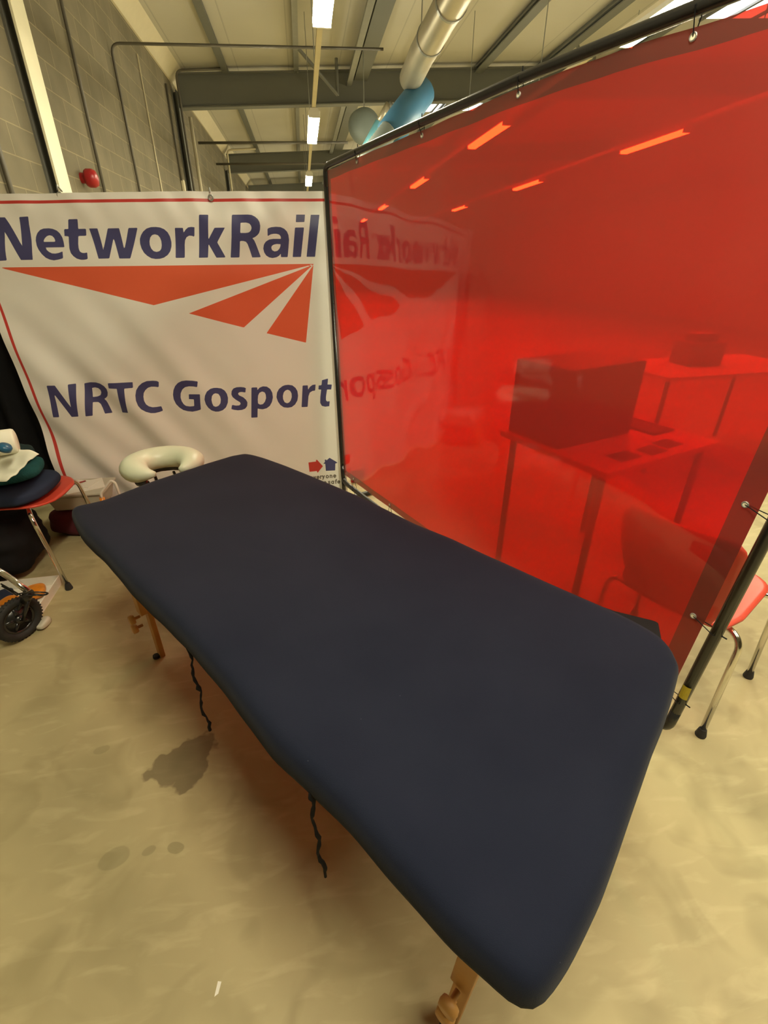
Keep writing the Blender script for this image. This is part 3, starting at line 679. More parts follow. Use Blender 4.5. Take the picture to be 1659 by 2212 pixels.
# small slogan under the logo: pen strokes (e veryone / home safe)
STK = []
def stroke(pts, wd=17): STK.append((conv(pts, LG[0], LG[1], KL), wd / KL * 0.0032))
def ell(cx, cy, rx, ry, a0, a1, n=14): return [(cx + rx * math.cos(R(a0 + (a1 - a0) * k / n)), cy + ry * math.sin(R(a0 + (a1 - a0) * k / n))) for k in range(n + 1)]
def letter(ch, x, y, h=82):
    r_ = h / 2
    if ch == 'e': stroke([(x - r_*.8, y)] + [(x + r_*.85, y - 2)] + ell(x, y, r_ * .85, r_, 0, -310))
    elif ch == 'o': stroke(ell(x, y, r_ * .9, r_, 0, 360))
    elif ch == 'n': stroke([(x - r_*.7, y - r_), (x - r_*.7, y + r_)]); stroke([(x - r_*.7, y - r_*.2)] + ell(x, y - r_*.2, r_ * .7, r_ * .75, 180, 360) + [(x + r_*.7, y + r_)])
    elif ch == 'r': stroke([(x - r_*.4, y - r_), (x - r_*.4, y + r_)]); stroke(ell(x + r_*.3, y - r_*.1, r_ * .7, r_ * .8, 180, 290))
    elif ch == 'v': stroke([(x - r_*.7, y - r_), (x, y + r_), (x + r_*.7, y - r_)])
    elif ch == 'y': stroke([(x - r_*.7, y - r_), (x + .05*r_, y + r_*.9)]); stroke([(x + r_*.75, y - r_), (x - r_*.1, y + r_*1.3), (x - r_*.5, y + r_*1.9)])
    elif ch == 's': stroke(ell(x, y - r_*.5, r_*.6, r_*.5, -30, -270) + ell(x, y + r_*.5, r_*.6, r_*.5, -90, 150))
    elif ch == 'a': stroke(ell(x, y, r_ * .8, r_, 0, 360)); stroke([(x + r_*.85, y - r_), (x + r_*.85, y + r_)])
    elif ch == 'f': stroke([(x + r_*.6, y - r_*2.1), (x, y - r_*1.9), (x - r_*.1, y - r_), (x - r_*.1, y + r_)]); stroke([(x - r_*.6, y - r_*.9), (x + r_*.5, y - r_*1.0)])
    elif ch == 'h': stroke([(x - r_*.7, y - r_*2.1), (x - r_*.7, y + r_)]); stroke([(x - r_*.7, y - r_*.2)] + ell(x, y - r_*.2, r_ * .7, r_ * .75, 180, 360) + [(x + r_*.7, y + r_)])
    elif ch == 'm': stroke([(x - r_*1.1, y - r_), (x - r_*1.1, y + r_)]); stroke(ell(x - .55*r_, y - r_*.2, r_ * .55, r_ * .75, 180, 360) + [(x, y + r_)]); stroke(ell(x + .55*r_, y - r_*.2, r_ * .55, r_ * .75, 180, 360) + [(x + r_*1.1, y + r_)])
for ch, x, y in (('e', 350, 805), ('v', 455, 798), ('e', 560, 790), ('r', 655, 783), ('y', 735, 777), ('o', 862, 770), ('n', 985, 762), ('e', 1105, 755),
                 ('h', 430, 985), ('o', 540, 980), ('m', 670, 975), ('e', 790, 970), ('s', 925, 962), ('a', 1035, 958), ('f', 1145, 952), ('e', 1238, 948)):
    letter(ch, x, y)

lf = lambda z: ext(onY(0, 710, BY), onY(127, 1024, BY), z)[0]      # left hem of the banner
x_right = onY(700, 560, BY).x + 0.085
z_top_l, z_top_r = onY(0, 420.5, BY).z, onY(685, 412, BY).z
xs = np.concatenate([np.arange(-1.75, -0.13, 0.0055), np.arange(-0.13, x_right, 0.0022)])
ub = (xs - xs[0]) / (xs[-1] - xs[0])
zs = np.concatenate([np.arange(0.012, 0.36, 0.0022), np.arange(0.36, z_top_r, 0.0055), [z_top_r]])
XX = np.zeros((len(zs), len(xs))); ZZ = np.zeros_like(XX)
ztl = onY(0, 420.5, BY).z
for j, z in enumerate(zs):
    l0 = lf(z)
    # map the leftmost stretch to the slanting left hem, keep the rest
    x = xs.copy(); k = np.clip((-1.3 - x) / 0.45, 0, 1)
    x = x + k * (l0 - (-1.75))
    XX[j] = x
    ZZ[j] = z
top = np.interp(XX[-1], [-1.7, onY(400, 412.5, BY).x, x_right], [ztl - .004, onY(400, 412.5, BY).z, onY(685, 412, BY).z])
kz = np.clip((ZZ - 1.65) / (z_top_r - 1.65), 0, 1)
ZZ = ZZ + kz * (top[None, :] - z_top_r)
def sdset(shapes):
    d = np.full(XX.shape, 0.05)
    for outer, holes in shapes:
        o_ = np.array(outer); mn = o_.min(0) - .02; mx = o_.max(0) + .02
        msk = (XX > mn[0]) & (XX < mx[0]) & (ZZ > mn[1]) & (ZZ < mx[1])
        if not msk.any(): continue
        px, pz = XX[msk], ZZ[msk]
        s = sd_poly(px, pz, outer)
        for h in holes: s = np.maximum(s, -sd_poly(px, pz, h))
        d[msk] = np.minimum(d[msk], s)
    return d
def sdstroke(strokes):
    d = np.full(XX.shape, 0.05)
    for pts, hw in strokes:
        o_ = np.array(pts); mn = o_.min(0) - .01; mx = o_.max(0) + .01
        msk = (XX > mn[0]) & (XX < mx[0]) & (ZZ > mn[1]) & (ZZ < mx[1])
        if not msk.any(): continue
        px, pz = XX[msk], ZZ[msk]; dd = np.full(px.shape, 1e9)
        for (ax, az), (bx, bz) in zip(pts[:-1], pts[1:]):
            ex, ez = bx - ax, bz - az; wx, wz = px - ax, pz - az
            t_ = np.clip((wx * ex + wz * ez) / (ex * ex + ez * ez + 1e-12), 0, 1)
            dd = np.minimum(dd, np.hypot(wx - ex * t_, wz - ez * t_))
        d[msk] = np.minimum(d[msk], dd - hw)
    return d
inks = {'ink_navy': sdset(NAVY), 'ink_orange': sdset(ORANGE), 'ink_red': sdset(RED), 'ink_grey': sdstroke(STK)}
# cloth folds: pulled from the lower right up to the left hem, plus small tie puckers
def folds(X, Z):
    u = X * 0.83 + Z * 0.55          # across the diagonal folds
    v = -X * 0.55 + Z * 0.83
    lw = np.clip((-0.15 - X) / 1.0, 0, 1) * np.clip((1.45 - Z) / 0.8, 0, 1)
    y = 0.017 * np.sin(u * 17 + 1.2 * np.sin(v * 2.1)) * lw
    y += 0.009 * np.sin(u * 31 + 0.8 + v * 1.5) * lw
    y += 0.014 * np.sin(X * 5.0 + .6) * np.clip((1.3 - Z), 0, 1)
    y += 0.006 * np.sin(Z * 22 + X * 2.0) * np.clip((Z - 1.25) / .3, 0, 1)
    y += 0.004 * np.sin(X * 37 + Z * 21) * np.clip((Z - 1.45) / .3, 0, 1) * np.sin(X * 7.0)
    for gx in (-1.29, -0.45):
        y += 0.018 * np.exp(-((X - gx) / .07) ** 2 - ((Z - 1.78) / .07) ** 2)
    return y
YY = BY + folds(XX, ZZ)
nz_, nx_ = XX.shape
me = bpy.data.meshes.new('banner_sheet')
verts = np.stack([XX.ravel(), YY.ravel(), ZZ.ravel()], 1)
idx = np.arange(nz_ * nx_).reshape(nz_, nx_)
quads = np.stack([idx[:-1, :-1].ravel(), idx[:-1, 1:].ravel(), idx[1:, 1:].ravel(), idx[1:, :-1].ravel()], 1)
me.vertices.add(len(verts)); me.vertices.foreach_set('co', verts.astype(np.float32).ravel())
me.loops.add(quads.size); me.loops.foreach_set('vertex_index', quads.astype(np.int32).ravel())
me.polygons.add(len(quads)); me.polygons.foreach_set('loop_start', (np.arange(len(quads)) * 4).astype(np.int32))
me.polygons.foreach_set('loop_total', np.full(len(quads), 4, np.int32))
me.polygons.foreach_set('use_smooth', np.ones(len(quads), bool))
me.update()
for nm, d in inks.items():
    a = me.attributes.new(nm, 'FLOAT', 'POINT'); a.data.foreach_set('value', d.astype(np.float32).ravel())
me.materials.append(M['banner'])
bt = thing('banner', 'white printed rail banner with navy lettering and red arrow mark, hung behind the treatment couch', 'banner', (-0.75, BY, 0))
bs = bpy.data.objects.new('sheet', me); COL.objects.link(bs); bs.parent = bt; bs.location = (0.75, -BY, 0)
for gx in (onY(128, 420, BY).x, onY(453, 414, BY).x):
    m = MB(); m.tube([(gx + .75 + .012 * math.cos(a), -.004 + .01, onY(128, 421, BY).z + .012 * math.sin(a)) for a in [k * math.pi / 6 for k in range(12)]], .004, 8, closed=True)
    m.tube([(gx + .75, -.006, z_top_r - .02), (gx + .75, .0, z_top_r + .002), (gx + .75, .045, z_top_r - .02)], .004, 6)
    m.build('eyelet', M['galv'], bt, smooth=True)
# stand that carries the banner, behind it
t = thing('banner_stand', 'black tube frame behind the white banner, holding it up', 'stand', (-0.7, BY + .09, 0))
for x in (-.75, .7):
    m = MB(); m.tube([(x, 0, 0.02), (x, 0, 1.76)], .016, 10); m.build('post', M['black_metal'], t, smooth=True)
    m = MB(); m.box((x, .2, .0125), (.04, .4, .025)); m.build('foot', M['black_metal'], t)
m = MB(); m.tube([(-.75, 0, 1.76), (.7, 0, 1.76)], .016, 10); m.build('rail', M['black_metal'], t, smooth=True)

# ================================================================== RED WELDING SCREEN
PL = Vector((0.174, 2.978, 0)); PR = Vector((1.055, 0.872, 0))
du = (PR - PL).normalized(); LW = (PR - PL).length; dn = Vector((du.y, -du.x, 0))   # normal towards the camera side
if dn.dot(-PL) < 0: dn = -dn
scr = thing('welding_screen', 'tall red transparent welding curtain laced in a black tube frame', 'screen', (0, 0, 0))
ZB, RT = 0.15, 0.0155
ZT = 1.921
def zt(s): return float(np.interp(s, [0, .6, 1.3, LW], [1.921, 1.943, 1.964, 1.966]))
def W(s, z, n=0.0):
    s = s + (z - ZB) * (-.028 + .078 * s / LW)      # the two posts splay slightly apart upwards
    p = PL + du * s + dn * n
    return Vector((p.x, p.y, z))
m = MB(); m.tube([W(-.012 * 0, ZB + .12)] + [W(0, ZB + .12 + k * .05) for k in range(1, 2)] + [W(0, ZT - .09)], RT, 14); m.build('post', M['black_metal'], scr, smooth=True)
m = MB(); m.tube([W(LW, ZB + .09), W(LW, zt(LW) - .06)], RT, 14); m.build('post', M['black_metal'], scr, smooth=True)
m = MB(); m.tube(bend([W(0, ZT - .09), W(0, ZT), W(.6, zt(.6)), W(1.3, zt(1.3)), W(LW, zt(LW)), W(LW, zt(LW) - .06)], .05), RT, 14); m.build('top_rail', M['black_metal'], scr, smooth=True)
m = MB(); m.tube(bend([W(0, ZB + .12), W(0, ZB), W(LW, ZB), W(LW, ZB + .09)], .07), RT, 14); m.build('bottom_rail', M['black_metal'], scr, smooth=True)
for s_ in (0.06, LW - 0.55):
    m = MB(); m.tube([W(s_ if s_ > .5 else 0.0, ZB + (.05 if s_ < .5 else 0)), W(s_ if s_ > .5 else 0.0, .02)], .014, 10)
    a = W(s_ if s_ > .5 else 0.0, .018, -.22); b = W(s_ if s_ > .5 else 0.0, .018, .16 if s_ < .5 else .22)
    m.tube([a, b], .016, 10); m.build('foot', M['black_metal'], scr, smooth=True)
# film: a slightly billowing sheet laced inside the frame
S0, S1, Z0, Z1 = 0.022, LW - 0.036, ZB + 0.06, ZT - 0.022
def fb(s, z):
    k = (s - S0) / (S1 - S0); q = (z - Z0) / (Z1 - Z0)
    return 0.0035 * math.sin(k * 13 + 1.3 * math.sin(q * 3)) * (.3 + .7 * q) + 0.0008 * math.sin(k * 43 + q * 2) + .012 * math.sin(math.pi * k) * math.sin(math.pi * q)
HS, HT, HB = 0.055, 0.040, 0.04
def top_edge(s): return zt(s) - .0215 - .018 * min(1, max(0, (s - 1.6) / .4)) - .002 * math.sin(s * 13) ** 2
def film_part(name, s0, s1, z0, z1, nu, nv, mat, par):
    m = MB(); 
    def P_(u, v):
        s_ = s0 + (s1 - s0) * u; z_ = z0 + (z1 - z0) * v
        zz = Z0 + (z_ - Z0) * (top_edge(s_) - Z0) / (Z1 - Z0)
        return W(s_, zz, fb(s_, z_))
    m.grid(P_, nu, nv)
    return m.build(name, mat, par, smooth=True)
fo = film_part('film', S0 + .03, S1 - HS, Z0 + HB, Z1 - HT, 160, 24, M['film'], scr)
film_part('hem', S0, S1, Z1 - HT, Z1, 160, 4, M['film_hem'], fo)
film_part('hem', S0, S1, Z0, Z0 + HB, 160, 4, M['film_hem'], fo)
film_part('hem', S0, S0 + .03, Z0 + HB, Z1 - HT, 4, 24, M['film_hem'], fo)
film_part('hem', S1 - HS, S1, Z0 + HB, Z1 - HT, 8, 24, M['film_hem'], fo)
# eyelets and cable ties round the hem
ties = []
for k in (.33, .81, 1.29, 1.776, 2.15): ties.append((k, top_edge(k) - .016, 't'))
for k in (.30, .585, .95): ties.append((S1 - .03, k, 'r'))
ties.append((0.16, Z0 + .02, 'b')); ties.append((0.6, Z0 + .02, 'b'))
for s_, z_, w_ in ties:
    c = W(s_, z_, fb(s_, z_) + .002)
    m = MB(); m.tube([c + du * (.007 * math.cos(a)) + Vector((0, 0, .007 * math.sin(a))) for a in [k * math.pi / 8 for k in range(16)]], .002, 8, closed=True)
    m.lathe([(.007, -.001), (.007, .001)], c, 14, rot=Matrix(((du.x, 0, dn.x), (du.y, 0, dn.y), (0, 1, 0))), mi=1)
    m.build('eyelet', [M['galv'], M['cream_light']], scr, smooth=False)
    if w_ == 't': e = W(s_, zt(s_), 0); q = Vector((0, 0, RT + .002))
    elif w_ == 'r': e = W(LW, z_ - .015, 0); q = du * (RT + .002)
    else: e = W(s_, ZB, 0); q = Vector((0, 0, -RT - .002))
    o_ = dn * (RT + .002)
    m = MB(); m.tube([c, e + o_, e + q, e - o_, c - dn * .004], .0014, 6, closed=True)
    m.tube([e + q * .9, e + q * 1.0 + q.normalized() * .010], .002, 6)
    m.build('cable_tie', M['black_cloth'], scr)
# yellow label on the right post
m = MB(); c = W(LW, .335)
m.grid(lambda u, v: c + (dn * math.cos(-.9 + 1.6 * u) * 1 + du * -math.sin(-.9 + 1.6 * u)) * (RT + .0012) + Vector((0, 0, (v - .5) * .05)), 8, 2)
m.build('yellow_label', M['yellow'], scr)

# ================================================================== TREATMENT COUCH
TZ = 0.70
left = [(170,1152),(185,1175),(235,1225),(290,1290),(342,1340),(400,1400),(445,1452),(490,1505),(545,1580),(590,1640),(630,1680),(670,1717),(715,1760),(760,1807),(850,1912),(900,1968),(960,2035),(1000,2073),(1040,2108),(1100,2166),(1130,2184),(1165,2184),(1180,2160),(1215,2112),(1250,2045),(1290,1960),(1322,1872),(1350,1790),(1378,1710),(1402,1640),(1425,1585),(1446,1520),(1460,1465)]
back = [(1466,1425),(1455,1398),(1430,1372),(1385,1345),(1330,1318),(1260,1288),(1180,1253),(1100,1217),(1050,1195),(980,1162),(900,1130),(840,1100),(785,1073),(730,1050),(670,1025),(620,1005),(575,989),(550,982),(530,979),(500,984),(440,1002),(380,1022),(330,1038),(270,1061),(225,1079)]
outl = []
zl = TZ - 0.062
for p in left: q = onZ(p[0], p[1], zl); outl.append((q.x, q.y, -0.062))
for p in back: q = onZ(p[0], p[1], TZ - .008); outl.append((q.x, q.y, -0.05))
for p, zz in (((190,1093), .680), ((168,1108), .662), ((158,1124), .646)): q = onZ(p[0], p[1], zz); outl.append((q.x, q.y, -0.058))
# resample the closed outline evenly and smooth lightly
def resample(P, n):
    P = [Vector(p) for p in P]; P2 = P + [P[0]]
    L = [0]
    for a, b in zip(P2[:-1], P2[1:]): L.append(L[-1] + (b.xy - a.xy).length)
    out = []; j = 0
    for k in range(n):
        s = L[-1] * k / n
        while L[j + 1] < s: j += 1
        t_ = (s - L[j]) / max(1e-9, L[j + 1] - L[j]); out.append(P2[j].lerp(P2[j + 1], t_))
    return out
NO = 320
O = resample(outl, NO)
for _ in range(1): O = [(O[i - 1] + O[i] * 2 + O[(i + 1) % NO]) / 4 for i in range(NO)]
ctr = sum(O, Vector()) / NO
tb = thing('treatment_couch', 'portable treatment couch on wooden legs under a fitted navy cover', 'couch', (ctr.x, ctr.y, 0))
area = sum(O[i - 1].x * O[i].y - O[i].x * O[i - 1].y for i in range(NO))
ONRM = []
for i in range(NO):
    t_ = O[(i + 2) % NO] - O[i - 2]; t_.z = 0; t_.normalize()
    ONRM.append(Vector((-t_.y, t_.x, 0)) * (1 if area > 0 else -1))
for _ in range(6): ONRM = [(ONRM[i - 1] + ONRM[i] * 2 + ONRM[(i + 1) % NO]) / 4 for i in range(NO)]
def inset(i, d):
    return O[i].xy.to_3d() + ONRM[i] * d
m = MB()
prof = [(0.045, -1.06), (0.012, -1.03), (0.0, -1.0), (-0.002, -.8), (0.0, -.5), (0.004, -.28), (0.012, -.12), (0.026, -.04), (0.04, -.01)]
rings = []
for d, k in prof:
    rg = []
    for i in range(NO):
        p = inset(i, d)
        dep = -O[i].z
        wob = 0.0015 * math.sin(i * .7) + .003 * math.sin(i * 0.19 + 1)
        z = TZ + k * (dep + (wob if k < -.4 else 0))
        rg.append(Vector((p.x - ctr.x, p.y - ctr.y, z)))
    rings.append(rg)
last = rings[-1]
for sc in (.96, .9, .82, .70, .52, .34, .16):
    rg = []
    for i in range(NO):
        p = last[i] * sc; q = (p.x + ctr.x, p.y + ctr.y)
        z = TZ - .004 * (1 - sc) + .003 * noise.noise(Vector((q[0] * 6, q[1] * 6, 3)))
        rg.append(Vector((p.x, p.y, z)))
    rings.append(rg)
vs = [v for r_ in rings for v in r_]; fs = []
for a in range(len(rings) - 1):
    for i in range(NO): fs.append((a * NO + i, a * NO + (i + 1) % NO, (a + 1) * NO + (i + 1) % NO, (a + 1) * NO + i))
vs.append(Vector((0, 0, TZ - .007))); k0 = len(vs) - 1; b0 = (len(rings) - 1) * NO
for i in range(NO): fs.append((b0 + i, b0 + (i + 1) % NO, k0))
m.add(vs, fs); cov = m.build('fitted_cover', M['cover'], tb, smooth=True)
# folded cover flap at the far right corner
fp = [onZ(*p, .655) for p in ((1250,1290),(1330,1318),(1408,1337),(1424,1342),(1431,1378),(1390,1372),(1300,1330))]
m = MB(); m.prism([(p.x - ctr.x, p.y - ctr.y, .655) for p in fp], 'z', (0, 0, -.05)); m.build('cover_flap', M['black_cloth'], cov, bevel=.008)
# padded top under the cover, wooden rails and legs
dl = (Vector((.80, .735)) - Vector((-.33, 2.14))).normalized(); dl = Vector((dl.x, dl.y, 0)); dw = Vector((-dl.y, dl.x, 0))
if dw.x > 0: pass
Rt = Matrix(((dl.x, dw.x, 0), (dl.y, dw.y, 0), (0, 0, 1)))
m = MB(); m.box((0, 0, TZ - .05), (1.36, .50, .05), Rt); m.build('padded_top', M['black_cloth'], tb, bevel=.02)
m = MB()
for sgn in (-1, 1): m.box(dw * (.25 * sgn) + Vector((0, 0, TZ - .10)), (1.36, .022, .06), Rt)
for sgn in (-1, 1): m.box(dl * (.67 * sgn) + Vector((0, 0, TZ - .10)), (.022, .50, .06), Rt)
m.build('wooden_frame', M['beech'], tb, bevel=.003)
def leg(top, foot, knob=False):
    m = MB(); top = Vector(top) - Vector((ctr.x, ctr.y, 0)); foot = Vector(foot) - Vector((ctr.x, ctr.y, 0))
    ax = (top - foot).normalized(); s = dl - ax * dl.dot(ax); s.normalize(); t_ = ax.cross(s)
    Rm = Matrix((s, t_, ax)).transposed()
    L = (top - foot).length
    hw = .017
    m.box((top + foot) / 2 + ax * (L * .22), (.042, .026, L * .56), Rm)
    m.box((top + foot) / 2 - ax * (L * .12) + t_ * .022, (.036, .02, L * .76), Rm)
    o_ = m.build('leg', M['beech'], tb, bevel=.003)
    m = MB(); m.lathe([(.012, 0), (.014, .003), (.013, .014)], foot - Vector((0, 0, .0)), 14); m.build('rubber_foot', M['rubber'], o_)
    for k_ in (.42, .34):
        m = MB(); c = foot + ax * (L * k_); d_ = -dw if (foot.dot(dw) < 0) else dw
        rm = d_.to_track_quat('Z', 'Y').to_matrix()
        m.lathe([(.006, 0), (.006, .02), (.018, .022), (.02, .03), (.018, .04)], c + d_ * .012, 14, rot=rm)
        m.build('knob', M['beech'], o_, smooth=True)
    return o_
fl = onZ(337, 1416, 0.012); ft = onZ(262, 1256, TZ - .10)
leg((-.70, 1.54, TZ - .09), (fl.x, fl.y, 0))
nf = onZ(962, 2218, 0.0)
leg((nf.x + .03, nf.y - .03, TZ - .09), (nf.x, nf.y, 0))
for a, b in (((-.36, 1.98), (-.42, 2.04)), ((.66, .66), (.70, .62))):
    leg((a[0], a[1], TZ - .09), (b[0], b[1], 0))
# elastic cords hanging from the hem
def cord(px, py, qx, qy, sd):
    a = onZ(px, py, zl + .01); r_ = ray(qx, qy); k = (r_.x * a.x + r_.y * a.y) / (r_.x ** 2 + r_.y ** 2); b = CP + r_ * k
    rd = random.Random(sd); P = []; N = 22
    for i in range(N + 1):
        p = a.lerp(b, i / N); p.x += rd.uniform(-.002, .002) + .004 * math.sin(i * .7); p.y += rd.uniform(-.002, .002); P.append((p.x - ctr.x, p.y - ctr.y, p.z))
    rad = [rd.choice((.0022, .003, .0045)) for _ in P]; rad[10] = .007 if sd == 1 else rad[10]
    m = MB(); m.tube(P, rad, 7); m.build('tie_cord', M['black_cloth'], cov, smooth=True)
cord(405, 1400, 452, 1578, 1)
cord(668, 1712, 700, 1893, 2)

# ---- face cradle cushion
cc = onZ(352, 1003, 0.70)
fc = thing('face_cradle', 'mint green horseshoe face cushion beyond the far end of the navy couch', 'cushion', (cc.x, cc.y, 0))
CA = math.atan2(-.74, .30)   # opening direction, towards the couch
def hs(t_):      # centre line of the horseshoe
    a = CA + R(24) + (2 * math.pi - R(48)) * t_
    rx = .105
    return Vector((rx * 1.12 * math.cos(a), rx * math.sin(a) * 1.0, 0))
m = MB()
NU, NV = 40, 20
def hpt(u, v):
    # u along, v round the section
    c = hs(u); a = CA + R(24) + (2 * math.pi - R(48)) * u
    out_ = Vector((math.cos(a), math.sin(a), 0))
    e = min(u, 1 - u) * 2
    k = min(1, (e / .42)) ; wd = .056 * (.14 + .86 * math.sin(k * math.pi / 2)); ht = .052 * (.22 + .78 * math.sin(k * math.pi / 2))
    th = 2 * math.pi * v
    x = math.cos(th); z = math.sin(th)
    z = z * (1 if z < 0 else .85)
    return Vector((0, 0, .70)) + c + out_ * (x * wd) + Vector((0, 0, z * ht)) + Vector((0, 0, .012 * math.sin(th * 3 + u * 19) * 0))
vs = [hpt(i / (NU - 1), j / NV) for i in range(NU) for j in range(NV)]
fs = [(i * NV + j, i * NV + (j + 1) % NV, (i + 1) * NV + (j + 1) % NV, (i + 1) * NV + j) for i in range(NU - 1) for j in range(NV)]
fs += [tuple(range(NV - 1, -1, -1)), tuple((NU - 1) * NV + j for j in range(NV))]
m.add(vs, fs); m.build('cushion', M['mint'], fc, smooth=True)
m = MB(); m.tube([hs(k / 12) * .98 + Vector((0, 0, .648)) for k in range(1, 12)], .018, 8); m.build('support_plate', M['black_metal'], fc, smooth=True)
m = MB()
inw = Vector((math.cos(CA), math.sin(CA), 0)); sdv = Vector((-inw.y, inw.x, 0))
for sg in (-1, 1): m.tube([sdv * (.04 * sg) + Vector((0, 0, .635)) - inw * .05, sdv * (.04 * sg) + inw * .36 + Vector((0, 0, .60))], .008, 8)
m.build('support_rod', M['chrome'], fc, smooth=True)

# ================================================================== CHAIRS
def make_chair(loc, rz, label):
    t = thing('stacking_chair', label, 'chair', loc, rz, 'red shell chairs on chrome legs')
    # local +X is forward
    def seat(u, v):
        x = -.20 + .45 * v; y = (u - .5) * (.40 - .02 * v)
        # round the front corners
        if v > .72:
            k = (v - .72) / .28; y *= math.sqrt(max(0.0, 1 - (k ** 2.6) * .72))
        if v < .25: y *= 1 - .12 * ((.25 - v) / .25)
        z = .447 - .018 * math.cos((u - .5) * math.pi) * (1 - v * .6) - .012 * max(0, v - .8) * 5 * .5
        return Vector((x, y, z))
    m = MB(); m.grid(seat, 21, 22); m.build('seat', M['red_seat'], t, smooth=True, solid=.009)
    def back(u, v):
        w_ = .28 + .08 * math.sin(min(1, v * 1.5) * math.pi / 2)
        if v > .8: w_ *= math.sqrt(1 - ((v - .8) / .2) ** 3 * .35)
        y = (u - .5) * w_
        x = -.20 - .045 * math.sin(v * math.pi / 2) - .07 * v + .03 * (abs(u - .5) * 2) ** 2
        z = .44 + .35 * v
        if v < .15: x = -.20 - .02 * v / .15
        return Vector((x, y, z))
    m = MB(); m.grid(back, 17, 16); m.build('backrest', M['red_seat'], t, smooth=True, solid=.009)
    for sx in (1, -1):
        for sy in (1, -1):
            top = Vector((sx * .10, sy * .075, .428)); kn = Vector((.195 if sx > 0 else -.15, sy * .225, .418)); ft = Vector(((.25 if sx > 0 else -.19), sy * .235, .012))
            m = MB(); m.tube(bend([top, kn, ft], .055, 8), .0105, 12); lg = m.build('leg', M['chrome'], t, smooth=True)
            m = MB(); m.lathe([(.017, 0), (.018, .006), (.014, .026), (.012, .035)], (ft.x, ft.y, 0), 14); m.build('rubber_foot', M['rubber'], lg)
    m = MB(); m.box((0, 0, .422), (.24, .16, .008)); m.build('seat_plate', M['galv'], t)
    return t
# left chair: faces +X; near front foot at (-1.297, 2.21)
chA = make_chair((-1.535, 2.43, 0), R(-3), 'red shell chair piled with clothes at the left edge, in front of banner')
# right chair behind the screen
d_ = Vector((1.66 - 1.274, 1.141 - .93, 0)).normalized(); rz = math.atan2(d_.y, d_.x)
nrm = Vector((-d_.y, d_.x, 0)); f0 = Vector((1.274, .93, 0)) + d_ * .19 + nrm * .235
chB = dup(chA, (f0.x, f0.y, 0), rz, 'red shell chair standing behind the right post of the red screen')

# ================================================================== LEFT EDGE CLUTTER
def cloth_blob(name, c, size, mat, label, cat, seed=0, amp=.012, fl=2.4, rz=0, sub=5, n=28, fold=None):
    """soft folded cloth: rounded slab with creases"""
    m = MB(); bm = bmesh.new(); bmesh.ops.create_cube(bm, size=2)
    bmesh.ops.subdivide_edges(bm, edges=bm.edges, cuts=14, use_grid_fill=True)
    rt = Matrix.Rotation(rz, 3, 'Z'); vs = []
    for v in bm.verts:
        p = v.co.copy(); q = Vector([math.copysign(abs(a) ** 1, a) for a in p])
        l_ = (abs(q.x) ** fl + abs(q.y) ** fl + abs(q.z) ** fl) ** (1 / fl)
        mxn = max(abs(q.x), abs(q.y), abs(q.z)); q = q * (mxn / l_)
        s = Vector((q.x * size[0] / 2, q.y * size[1] / 2, q.z * size[2] / 2))
        nn = noise.noise(Vector((s.x * 9 + seed * 7, s.y * 9, s.z * 14))) + .5 * noise.noise(Vector((s.x * 25 + seed, s.y * 18, s.z * 30)))
        s += s.normalized() * nn * amp
        if fold: s.z += fold(s)
        s = rt @ s
        vs.append(s)
    bm.verts.index_update()
    fs = [[v.index for v in f.verts] for f in bm.faces]; bm.free()
    m.add(vs, fs); o = m.build(name, mat, smooth=True); o.location = c
    return tag(o, label, cat)
cloth_blob('folded_jersey', (-1.485, 2.385, .492), (.33, .36, .085), M['navy_cloth'], 'navy folded jersey lying lowest on the red chair seat', 'clothes', 1, .008, 3.2, R(-8))
cloth_blob('folded_towel', (-1.50, 2.41, .572), (.29, .30, .065), M['teal_cloth'], 'teal towel folded on top of the navy jersey', 'towel', 2, .012, 3.0, R(10))
cloth_blob('fleece_top', (-1.53, 2.40, .648), (.30, .30, .08), M['green_cloth'], 'dark green crumpled fleece between teal towel and white sheet', 'clothes', 3, .02, 2.6, R(-15))
# white paper sheet draped over the pile, with a soft rolled bulge at its back
def wsheet(u, v):
    P = [onZ(-60, 938, .79), onZ(86, 985, .72), onZ(12, 1036, .66), onZ(-90, 1030, .64)]
    a = P[0].lerp(P[1], u); b = P[3].lerp(P[2], u); p = b.lerp(a, v)
    p.z += .018 * math.sin(u * 5 + v * 3) * (1 - abs(u - .5)) + .012 * noise.noise(Vector((u * 5, v * 5, 2)))
    return p
wt = thing('paper_towel_roll', 'white roll with loose sheet of couch paper lying on top of the clothes pile', 'paper', (-1.45, 2.4, .70))
off = Vector((-1.45, 2.4, .70))
m = MB(); m.grid(lambda u, v: wsheet(u, v) - off, 24, 16); m.build('loose_sheet', M['white_cloth'], wt, smooth=True, solid=.002)
ra, rb = onZ(-40, 965, .77), onZ(36, 952, .775)
m = MB(); m.tube([ra - off, (ra + rb) / 2 - off + Vector((0, 0, .003)), rb - off], .055, 24); m.build('roll', M['white_cloth'], wt, smooth=True, bevel=.01)
p = onZ(4, 962, .80)
m = MB(); m.lathe([(.012, 0), (.024, .004), (.026, .02), (.02, .03)], (0, 0, 0), 18, rot=Matrix.Rotation(R(30), 3, 'Y')); m.tube([(-.12, .01, .01), (0, 0, .012)], .011, 10)
o = m.build('goggles', M['blue_plastic'], smooth=True); o.location = (p.x, p.y, .775); tag(o, 'dark blue plastic piece resting on the white paper at the left edge', 'goggles')
